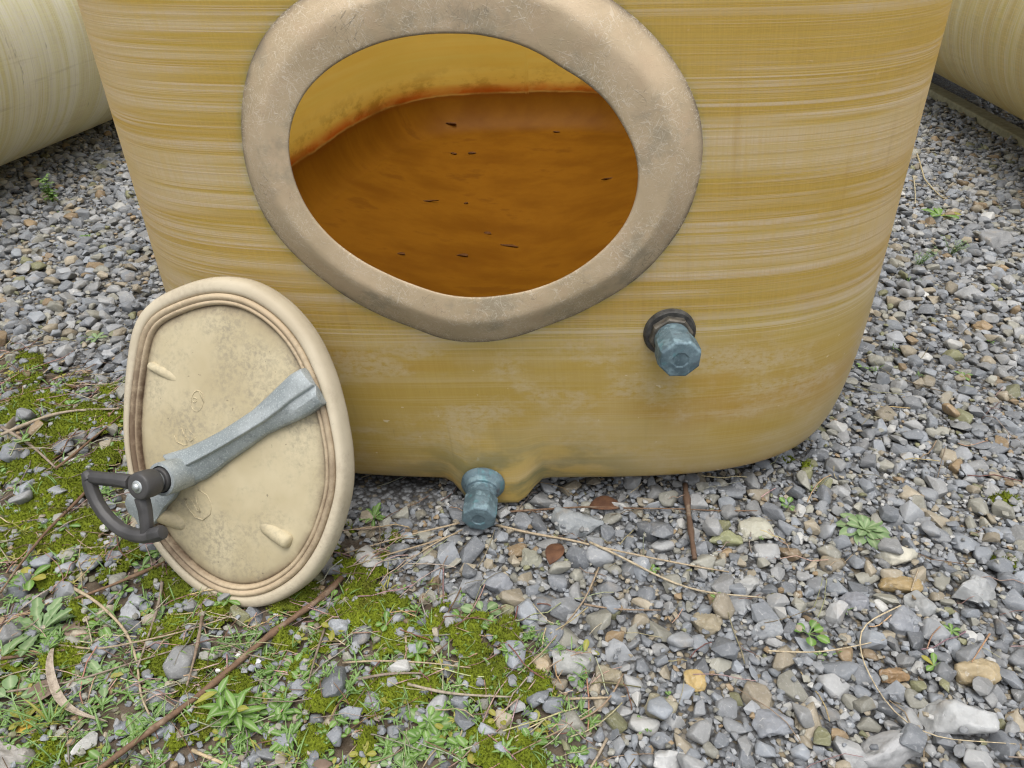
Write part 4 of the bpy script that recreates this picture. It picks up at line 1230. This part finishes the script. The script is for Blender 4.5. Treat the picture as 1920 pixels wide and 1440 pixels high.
def plant(name, px, py, label, kind, size, mat=None, z=None, n=None, seed=0, group='weeds growing through the gravel'):
    """size: width in photograph pixels"""
    r = random.Random(seed * 13 + 5)
    g = G(px, py, .015); x, y = g[0], g[1]
    zz = max(.0, min(.03, height(x, y) - .006)) if z is None else z
    S = size / 2 / FPX * np.linalg.norm(g - CAM)
    base = Vector((0, 0, 0)); mb = MB()
    if kind == 'rosette':
        for ringi, (cnt, f, el) in enumerate(((n or 9, 1.0, .25), (7, .74, .6), (5, .45, .95))):
            for i in range(cnt):
                leaf(mb, base, 2 * math.pi * (i + r.uniform(-.2, .2)) / cnt + ringi * .5, el + r.uniform(-.1, .1), S * f * r.uniform(.85, 1.1), S * f * .46, .75, 'spat', r.uniform(.2, 1), fold=.18)
    elif kind == 'lobed':
        for i in range(n or 19):
            f = r.uniform(.5, 1.1)
            leaf(mb, base, 2 * math.pi * i / (n or 19) * 1.618 * 1.0 + r.uniform(-.2, .2), r.uniform(.1, .75), S * f, S * f * .30, r.uniform(.4, 1.2), 'spat', r.uniform(.1, 1), 0 if r.random() > .08 else .6, lobes=r.choice((3, 4, 5)), fold=.35)
    elif kind == 'round':
        for i in range(n or 6):
            f = r.uniform(.6, 1.05)
            leaf(mb, base, 2 * math.pi * i / (n or 6) + r.uniform(-.35, .35), r.uniform(.3, .8), S * f * 1.05, S * f * .52, r.uniform(.5, 1.0), 'round', r.uniform(.2, 1), fold=.12)
    elif kind == 'four':
        for i in range(n or 5):
            leaf(mb, base, 2 * math.pi * i / (n or 5) + r.uniform(-.2, .2), r.uniform(.2, .6), S * r.uniform(.8, 1.1), S * .42, .6, 'spat', r.uniform(.3, 1), 0 if r.random() > .12 else .7, fold=.15)
    elif kind == 'willow':
        for st in range(2):
            top = Vector((S * (.05 if st else -.42), S * (.05 if st else .35), S * (.5 if st else .62)))
            mb.tube([base, top * .5 + Vector((0, 0, .004)), top], [.0016, .0013, .0008], 5, c=(.6, .3, 0))
            for i in range(13):
                t = .25 + .75 * i / 12
                leaf(mb, top * t, i * 2.4 + st, r.uniform(.05, .7), S * r.uniform(.45, .8) * (1.15 - .4 * t), S * .17, r.uniform(.3, .9), 'lance', r.uniform(.3, 1), .6 if r.random() < .05 else 0, fold=.2)
    elif kind == 'bushy':
        for st in range(6):
            top = Vector((r.uniform(-.5, .5) * S, r.uniform(-.4, .4) * S, S * r.uniform(.9, 1.9)))
            mb.tube([base, top * .5, top], [.0018, .0014, .0009], 5, c=(.5, .3, 0))
            for i in range(10):
                t = .3 + .7 * i / 9
                leaf(mb, top * t, i * 2.4 + st, r.uniform(.0, .7), S * r.uniform(.3, .5), S * .24, .7, 'spat', r.uniform(.3, 1), fold=.2, lobes=2)
    elif kind == 'feather':
        for st in range(n or 7):
            top = Vector((r.uniform(-.8, .8) * S, r.uniform(-.5, .5) * S, S * r.uniform(.6, 1.3)))
            mb.tube([base, top * .5 + Vector((0, 0, .006)), top], [.0011, .0009, .0005], 4, c=(.5, .2, 0))
            for i in range(14):
                t = .15 + .85 * i / 13
                leaf(mb, top * t, i * 2.4 + st, r.uniform(.1, .9), S * r.uniform(.12, .24), S * .05, .4, 'lance', r.uniform(.2, 1), fold=.1)
    elif kind == 'grass':
        for i in range(n or 14):
            leaf(mb, base + Vector((r.gauss(0, .006), r.gauss(0, .006), 0)), r.uniform(0, 6.28), r.uniform(.8, 1.45), S * r.uniform(.8, 2.1), .0034, r.uniform(.4, 1.6), 'lance', r.uniform(.2, 1), .6 if r.random() < .15 else 0, fold=.3)
    o = mb.build(name, mat or M_leaf_a, smooth=True)
    o.location = (x, y, zz)
    tag(o, label, 'weed', group)
    return o
PL = [
 ('rosette_weed',1625,982,'grey-green rosette weed with overlapping spoon leaves on the gravel','rosette',92,M_leaf_b),
 ('lobed_weed',72,1172,'large pale lobed-leaf weed spreading at the left side of the weeds','lobed',128,M_leaf_b),
 ('lobed_weed',192,1262,'smaller toothed-leaf weed right of the dry curled blade','lobed',95,M_leaf_b),
 ('willow_leaved_weed',440,1345,'bright green long-leaved weed beside the long brown stick','willow',150,M_leaf_a),
 ('spoon_leaved_weed',800,1352,'light green spoon-leaved weed at the bottom middle','four',120,M_leaf_a),
 ('round_leaved_weed',905,1142,'dull green round-leaved weed below the lower plug','round',82,M_leaf_b),
 ('clover',282,1330,'blue-green clover-like weed touching the long brown stick','round',66,M_leaf_b),
 ('rosette_weed',540,1372,'crinkled bright rosette weed right of the long-leaved weed','lobed',70,M_leaf_a),
 ('rosette_weed',560,1236,'small glossy rosette weed right of the long stick','rosette',56,M_leaf_a),
 ('four_leaved_weed',560,1268,'four-leaved seedling just below the small glossy rosette','four',54,M_leaf_a),
 ('round_leaved_weed',1520,1178,'bright round-leaved weed between ochre stones','round',66,M_leaf_a),
 ('spoon_leaved_weed',1757,1236,'small upright spoon-leaved weed left of the tan sandstone lump','four',46,M_leaf_a),
 ('bushy_weed',98,376,'bright bushy weed in the shade of the pale lying tank','bushy',46,M_leaf_a),
 ('spoon_leaved_weed',1764,398,'pale broad-leaved weed in front of the deep yellow tank','four',70,M_leaf_a),
 ('grass_tuft',85,1345,'thin grass tuft in the lower left corner','grass',80,M_leaf_a),
 ('grass_tuft',225,905,'short grass blades behind the black handle','grass',44,M_leaf_a),
 ('clover',18,1300,'clover-like leaves at the left frame edge','round',80,M_leaf_b),
 ('broad_leaved_weed',56,1082,'broad-leaved seedling at the left above the large lobed weed','four',70,M_leaf_a),
 ('feathery_weed',1784,470,'feathery weed on the gravel before the grey slab','feather',56,M_leaf_b),
 ('feathery_weed',1722,492,'lower feathery weed beside the right edge of the big tank','feather',60,M_leaf_b),
 ('clover',735,1424,'pale clover-like leaves at the bottom edge','round',60,M_leaf_b),
 ('four_leaved_weed',880,1396,'bright seedling at the bottom edge right of the spoon-leaved weed','four',62,M_leaf_a),
 ('lobed_weed',1210,1352,'small lobed weed above the whitest stone','lobed',46,M_leaf_a),
 ('star_weed',1226,1056,'tiny star-shaped weed between the two pale straws','four',30,M_leaf_a),
 ('tufted_seedling',1348,1128,'tiny tufted seedling beside a red stem','four',36,M_leaf_a),
 ('grass_tuft',640,1300,'wiry grass tuft on the moss at the bottom','grass',60,M_leaf_a),
 ('star_weed',1790,1170,'pale small sprout right of the flat blue-grey slab','four',34,M_leaf_a),
 ('star_weed',1530,905,'lone small sprout under the right end of the big tank','four',24,M_leaf_a),
 ('round_leaved_weed',1480,938,'pair of round leaves at the tank edge','round',40,M_leaf_a),
 ('star_weed',1620,678,'small sprout right of the tank side','four',26,M_leaf_a),
 ('star_weed',1810,695,'bright yellowish sprout halfway up the right-hand gravel','four',30,M_leaf_a),
 ('star_weed',178,625,'pale sprout on the gravel left of the lid','four',36,M_leaf_b),
 ('star_weed',165,435,'small sprout between the lying tank and the big tank','four',28,M_leaf_a),
 ('lobed_weed',700,960,'dark shaded weed under the tank behind the lid','lobed',60,M_leaf_a),
]
for k, (nm, px, py, lb, kd, sz, mt) in enumerate(PL):
    plant(nm, px, py, lb, kd, sz, mt, seed=k + 1)

# countless small seedlings and grass blades
mb = MB()
r = random.Random(77)
def scatter(nm, x, y, S):
    z = max(.0, min(.03, height(x, y) - .004))
    k = r.random()
    yl = .6 if r.random() < .08 else 0
    if k < .55:
        c = r.randint(4, 6)
        for i in range(c): leaf(mb, (x, y, z), 6.28 * i / c + r.uniform(-.3, .3), r.uniform(.2, .8), S * r.uniform(.7, 1.1), S * .42, .6, r.choice(('spat', 'round')), r.uniform(0, 1), yl, fold=.15)
    elif k < .85:
        for i in range(r.randint(3, 7)): leaf(mb, (x + r.gauss(0, .004), y + r.gauss(0, .004), z), r.uniform(0, 6.28), r.uniform(.5, 1.4), S * r.uniform(1.0, 2.4), .0022, r.uniform(.5, 1.6), 'lance', r.uniform(0, 1), yl, fold=.25)
    else:
        for i in range(7): leaf(mb, (x, y, z), 6.28 * i / 7 + r.uniform(-.3, .3), r.uniform(.2, .9), S * r.uniform(.6, 1.1), S * .25, .5, 'lance', r.uniform(0, 1), yl, lobes=3, fold=.15)
cnt = 0
while cnt < 2300:
    x = r.uniform(-1.3, .6); y = r.uniform(.42, 1.5)
    i, j = cell(x, y)
    if r.random() > VG[i, j]: continue
    if r.random() > .35 + .65 * (1 - sstep(.6, .95, y)): continue
    if poly_dist(np.array([[x, y]]), np.array([[-.55, .82], [-.2, .82], [-.2, 1.1], [-.6, 1.1]]))[0] < 0: continue
    scatter('s', x, y, r.uniform(.005, .015) if r.random() < .8 else r.uniform(.015, .024)); cnt += 1
for _ in range(170):
    x = r.uniform(-1.8, 2.4); y = r.uniform(.5, 3.6)
    if not view_ok(x, y) or blocked(x, y, .03): continue
    scatter('s', x, y, r.uniform(.005, .013))
o = mb.build('ground_cover', M_leaf_a); tag(o, 'tiny seedlings and grass blades scattered through moss and gravel', kind='stuff')

# ------------------------------------------------------------------ sticks, straws, dead leaves
STRAW = (.42, .34, .23); BROWN = (.17, .105, .065); GREYW = (.27, .22, .175); RED = (.13, .07, .045)
def stick(name, pts, width, colr, label, lift=.006, cat='stick', taper=.5, knots=0, group='dead stems on the ground'):
    P3 = []
    for q in pts:
        g = G(q[0], q[1], .02); P3.append(np.array([g[0], g[1], 0]))
    # resample
    P3 = np.array(P3); seg = np.concatenate([[0], np.cumsum(np.linalg.norm(np.diff(P3, axis=0), axis=1))])
    n = max(6, int(seg[-1] / .018)); q = np.linspace(0, seg[-1], n)
    X = np.interp(q, seg, P3[:, 0]); Y = np.interp(q, seg, P3[:, 1])
    k = np.array([1, 2, 1.]) / 4
    for _ in range(2):
        X[1:-1] = np.convolve(X, k, 'same')[1:-1]; Y[1:-1] = np.convolve(Y, k, 'same')[1:-1]
    Zh = np.array([height(a, b) for a, b in zip(X, Y)])
    # a stiff stem bridges the hollows
    w = max(3, n // 5); Zs = np.array([np.percentile(Zh[max(0, i - w):i + w + 1], 78) for i in range(n)])
    for _ in range(4): Zs[1:-1] = np.convolve(Zs, k, 'same')[1:-1]
    dist = np.linalg.norm(G(*pts[len(pts) // 2]) - CAM)
    R = width / 2 / FPX * dist
    mb = MB(); rad = [R * (1 - (1 - taper) * i / (n - 1)) * (1 + .12 * math.sin(i * 2.1 + len(pts)) + (.35 if knots and i % knots == 2 else 0)) for i in range(n)]
    c0 = np.array([X[n // 2], Y[n // 2], Zs[n // 2]])
    mb.tube(np.stack([X, Y, Zs + R + lift * .3], 1) - c0, rad, 7, c=colr)
    o = mb.build(name, M_dry); o.location = c0
    tag(o, label, cat, group)
ST = [
 ('stick',[(640,1078),(617,1105),(500,1190),(380,1295),(260,1382),(170,1450)],11.5,BROWN,'longest and thickest brown stick running from under the lid to the bottom edge','stick',5),
 ('twig',[(160,905),(100,975),(30,1070),(2,1112)],6,BROWN,'thin brown twig from the black handle to the left frame edge','twig',0),
 ('twig',[(306,1043),(190,1097),(92,1132)],6,(.20,.125,.075),'reddish straight twig below the black handle','twig',4),
 ('dry_stalk',[(133,1096),(190,1130),(235,1175),(255,1230),(258,1300),(276,1330)],6,STRAW,'pale crooked dead stem bending down through the weeds','stem',0),
 ('dry_stalk',[(305,1052),(300,1110),(281,1172),(256,1245)],6,GREYW,'grey dead stem hanging down from the lid rim','stem',0),
 ('dry_stalk',[(862,972),(760,997),(640,1030)],4,STRAW,'uppermost dry stem running left from the lower plug','stem',0),
 ('dry_stalk',[(858,990),(770,1025),(650,1068)],4,(.34,.27,.18),'middle dry stem running left from the lower plug','stem',0),
 ('dry_stalk',[(866,985),(800,1018),(745,1062)],3,STRAW,'short steep dry stem running left from the lower plug','stem',0),
 ('dry_stalk',[(930,972),(1040,1000),(1120,1022),(1190,1036),(1370,1060)],5,STRAW,'upper pale straw running right from the lower plug','stem',0),
 ('dry_stalk',[(1105,1018),(1180,1050),(1260,1086),(1330,1106),(1430,1116)],5,(.46,.39,.27),'lower pale straw branching towards the gravel','stem',0),
 ('dry_stalk',[(945,950),(1100,940),(1280,947),(1420,958)],4,BROWN,'brown stem lying along the foot of the big tank','stem',0),
 ('dry_stalk',[(1124,1055),(1095,1125),(1015,1228),(972,1262)],4,(.33,.26,.18),'thin dry stem slanting over the gravel to the tan egg stone','stem',0),
 ('straw',[(1691,1131),(1640,1155),(1612,1170),(1618,1226),(1639,1264),(1657,1297),(1702,1346),(1766,1376),(1909,1389)],2.6,(.55,.46,.30),'long kinked pale straw across the lower right gravel','straw',0),
 ('dry_stalk',[(671,1270),(729,1258),(791,1261)],6,GREYW,'short grey stem on the moss','stem',0),
 ('straw',[(640,1229),(760,1236),(882,1245)],4,STRAW,'straight pale straw above the short grey stem','straw',0),
 ('dry_stalk',[(764,1278),(832,1296),(960,1301)],6,(.36,.31,.24),'pale grey stem below the dark moss','stem',0),
 ('twig',[(2,796),(57,832),(104,872)],6,GREYW,'grey twig pointing down at the left edge above the moss','twig',0),
 ('twig',[(102,872),(160,828),(226,778)],5,BROWN,'brown twig slanting up to the lid','twig',0),
 ('dry_stalk',[(0,812),(80,778),(130,766),(222,762)],6,(.38,.32,.24),'pale flat stem across the moss at the left','stem',0),
 ('straw',[(356,1394),(400,1412),(448,1430)],7,(.50,.40,.25),'thick short straw at the bottom right of the long stick','straw',0),
 ('twig',[(1140,1370),(1122,1405),(1096,1445)],6,(.36,.30,.22),'short pale twig at the bottom edge','twig',0),
 ('straw',[(1068,1300),(1120,1301),(1175,1298)],5,STRAW,'horizontal straw below the brown-grey stone','straw',0),
 ('dry_stalk',[(1169,1258),(1138,1320),(1060,1362),(960,1412)],4,(.30,.22,.15),'thin brown stem below the brown-grey stone','stem',0),
 ('dry_stalk',[(1285,905),(1292,960),(1304,1040)],11,(.12,.075,.05),'dark rotten stalk pointing out from under the big tank','stem',4),
 ('dry_stalk',[(0,1285),(120,1270),(260,1232),(400,1195)],4,GREYW,'grey stem across the lobed weeds','stem',0),
 ('dry_stalk',[(90,1200),(190,1215),(330,1185),(440,1150)],4,(.36,.29,.2),'long dry stem above the toothed-leaf weed','stem',0),
 ('twig',[(0,1228),(60,1222),(120,1216)],6,BROWN,'short brown twig below the large lobed weed','twig',0),
 ('dry_stalk',[(380,1160),(372,1215),(352,1290)],6,(.25,.19,.14),'upright grey stem with a withered head left of the long stick','stem',6),
 ('dry_stalk',[(610,1170),(590,1225),(572,1290)],5,(.20,.16,.12),'dark stem right of the small glossy rosette','stem',0),
 ('straw',[(760,1185),(762,1240)],5,STRAW,'short upright straw in the dark moss','straw',0),
 ('dry_stalk',[(1095,1130),(1160,1140),(1240,1135)],4,(.30,.22,.15),'short brown stem in the middle gravel','stem',0),
 ('straw',[(1440,1218),(1530,1220),(1600,1208),(1660,1196)],3,(.5,.42,.28),'fine straw above the rust brown stone','straw',0),
 ('straw',[(1855,1190),(1820,1245)],3,(.40,.24,.14),'reddish short stem at the right frame edge','straw',0),
 ('dry_stalk',[(1720,285),(1735,330),(1770,365),(1800,372)],3,(.45,.38,.22),'fine bent stem in the shade of the deep yellow tank','stem',0),
 ('dry_stalk',[(1715,320),(1718,375)],3,(.45,.40,.26),'short pale stem against the big tank side','stem',0),
]
for nm, pts, w, c, lb, ct, kn in ST:
    stick(nm, pts, w, c, lb, cat=ct, knots=kn, taper=.75 if w > 9 else .5)

# the broad dry curled blade
def blade():
    pts = [(97,1206),(86,1240),(96,1285),(118,1312),(150,1326),(195,1334)]
    wd = [.5, 1.0, 1.2, 1.1, .8, .25]; V = []; C = []
    for (x, y), w in zip(pts, wd):
        g = G(x, y, .03); h = height(g[0], g[1]) + .012
        s = np.array([.9, .45, 0]) * .0058 * w
        V += [np.array([g[0], g[1], h]) - s + [0, 0, .003], np.array([g[0], g[1], h - .002]), np.array([g[0], g[1], h]) + s + [0, 0, .003]]
    F = []
    for i in range(len(pts) - 1): F += [(i * 3, i * 3 + 1, i * 3 + 4, i * 3 + 3), (i * 3 + 1, i * 3 + 2, i * 3 + 5, i * 3 + 4)]
    mb = MB(); mb.add(V, F, (.40, .34, .27)); o = mb.build('curled_grass', M_dry)
    md = o.modifiers.new('thick', 'SOLIDIFY'); md.thickness = .0012
    md = o.modifiers.new('sub', 'SUBSURF'); md.levels = 2; md.render_levels = 2
    tag(o, 'broad curled dry grass blade beside the large lobed weed', 'dead leaf')
blade()
def dead_leaf(px, py, size, az, label, colr=None, mat=M_dead):
    g = G(px, py, .02); S = size / FPX * np.linalg.norm(g - CAM)
    mb = MB(); rr = random.Random(px)
    leaf(mb, (-math.cos(az) * S * .5, -math.sin(az) * S * .5, 0), az, .25, S, S * .55, .7, 'lance', .5, fold=.35)
    o = mb.build('dead_leaf', mat); o.location = (g[0], g[1], height(g[0], g[1]) + .003)
    md = o.modifiers.new('thick', 'SOLIDIFY'); md.thickness = .0006
    tag(o, label, 'dead leaf', 'dead leaves on the ground')
M_dead_y = mat_simple('dead_leaf_yellow', (0.36, 0.21, 0.03), (0.48, 0.32, 0.06), 60, 0.7, 0.25, 0.2)
M_dead_g = mat_simple('dead_leaf_grey', (0.16, 0.115, 0.085), (0.24, 0.18, 0.14), 60, 0.75, 0.25, 0.3)
dead_leaf(1042, 1026, 62, 1.2, 'reddish brown dead leaf standing among stones below the tank')
dead_leaf(1140, 936, 70, .1, 'orange-brown dead leaf at the foot of the tank', mat=M_dead)
dead_leaf(42, 1344, 34, .6, 'small yellow leaf in the lower left corner', mat=M_dead_y)
dead_leaf(101, 1346, 32, 1.0, 'rust brown leaf beside the thin grass tuft')
dead_leaf(78, 1282, 66, .9, 'wide grey-brown withered leaf left of the curled blade', mat=M_dead_g)
dead_leaf(128, 1160, 46, 2.0, 'crumpled tan leaf at the right of the large lobed weed', mat=M_dead_g)
dead_leaf(600, 1425, 40, .4, 'brown leaf fragment at the bottom edge', mat=M_dead_g)

# white pebbles
for px, py, sz, lb in ((447, 1222, 15, 'largest of three white pebbles, above the long stick'), (408, 1252, 10, 'white pebble touching the left side of the long stick'), (484, 1240, 11, 'white pebble just right of the long stick')):
    g = G(px, py, .01); S = sz / 2 / FPX * np.linalg.norm(g - CAM)
    V, I, L, Sm = PROTO_HI[px % 30]
    me = fast_mesh('white_pebble', V / np.abs(V).max(0) * (S, S * .9, S * .7), I, L, np.ones(len(L)))
    o = link('white_pebble', me, M_white); o.location = (g[0], g[1], height(g[0], g[1]) + S * .3); tag(o, lb, 'pebble', 'white pebbles')

# fine dry litter
mb = MB(); r = random.Random(5)
cnt = 0
while cnt < 1250:
    x = r.uniform(-1.3, 1.2); y = r.uniform(.42, 1.6)
    i, j = cell(x, y)
    if r.random() > .10 + .9 * VG[i, j]: continue
    L = r.uniform(.02, .11); a = r.gauss(.5, .8); bend = r.gauss(0, .5)
    pts = []
    px_, py_ = x, y
    zc = height(x, y)
    for s in range(5):
        pts.append((px_, py_, min(zc + .012, max(height(px_, py_), zc - .004)) + .002 + r.uniform(0, .004)))
        px_ += math.cos(a) * L / 4; py_ += math.sin(a) * L / 4; a += bend / 4
    cc = r.choice((STRAW, (.36, .29, .2), GREYW, BROWN, (.5, .42, .28)))
    mb.tube(pts, r.uniform(.0005, .0012), 4, cap=False, c=tuple(v * r.uniform(.7, 1.15) for v in cc)); cnt += 1
o = mb.build('dry_litter', M_dry); tag(o, 'fine dry straw litter over moss, weeds and gravel', kind='stuff')

# ------------------------------------------------------------------ bits lying on the tank's floor
DB = [(847,232,30,'dark curled scrap nearest the back wall inside the tank'),(888,287,24,'larger of two dark flakes lying side by side on the tank floor'),(851,289,16,'smaller of two dark flakes lying side by side on the tank floor'),(805,378,46,'long thin dark sliver on the tank floor'),(873,382,12,'rust brown crumb right of the long thin sliver'),(914,438,18,'dark round crumb in the middle of the tank floor'),(867,480,26,'flat dark scrap near the front of the tank floor'),(752,477,18,'slanted dark scrap at the front left of the tank floor'),(1043,248,16,'small dark scrap at the right back of the tank floor'),(1140,336,34,'fine dark thread at the right of the tank floor'),(955,462,44,'thin brown thread at the front of the tank floor')]
from mathutils.bvhtree import BVHTree
_sh = next(o for o in bpy.data.objects if o.name == 'shell')
_bm = bmesh.new(); _bm.from_mesh(_sh.data); _tree = BVHTree.FromBMesh(_bm); _bm.free()
for k, (px, py, sz, lb) in enumerate(DB):
    d = Vector(ray(px, py)).normalized()
    hit = _tree.ray_cast(Vector(CAM), d)[0]
    g = np.array(hit); z = hit.z
    S = sz * .84 / 2 / FPX * np.linalg.norm(g - CAM)
    V, I, L, Sm = PROTO_LO[k]
    thin = .16 if 'thin' in lb or 'thread' in lb else .5
    me = fast_mesh('debris_scrap', V / np.abs(V).max(0) * (S, max(.004, S * thin), .0035), I, L, np.ones(len(L)))
    o = link('debris_scrap', me, M_debris); o.location = (g[0], g[1], z + .002); o.rotation_euler = (0, 0, .3 * math.sin(k * 2.3))
    tag(o, lb, 'debris', 'dark scraps inside the tank')
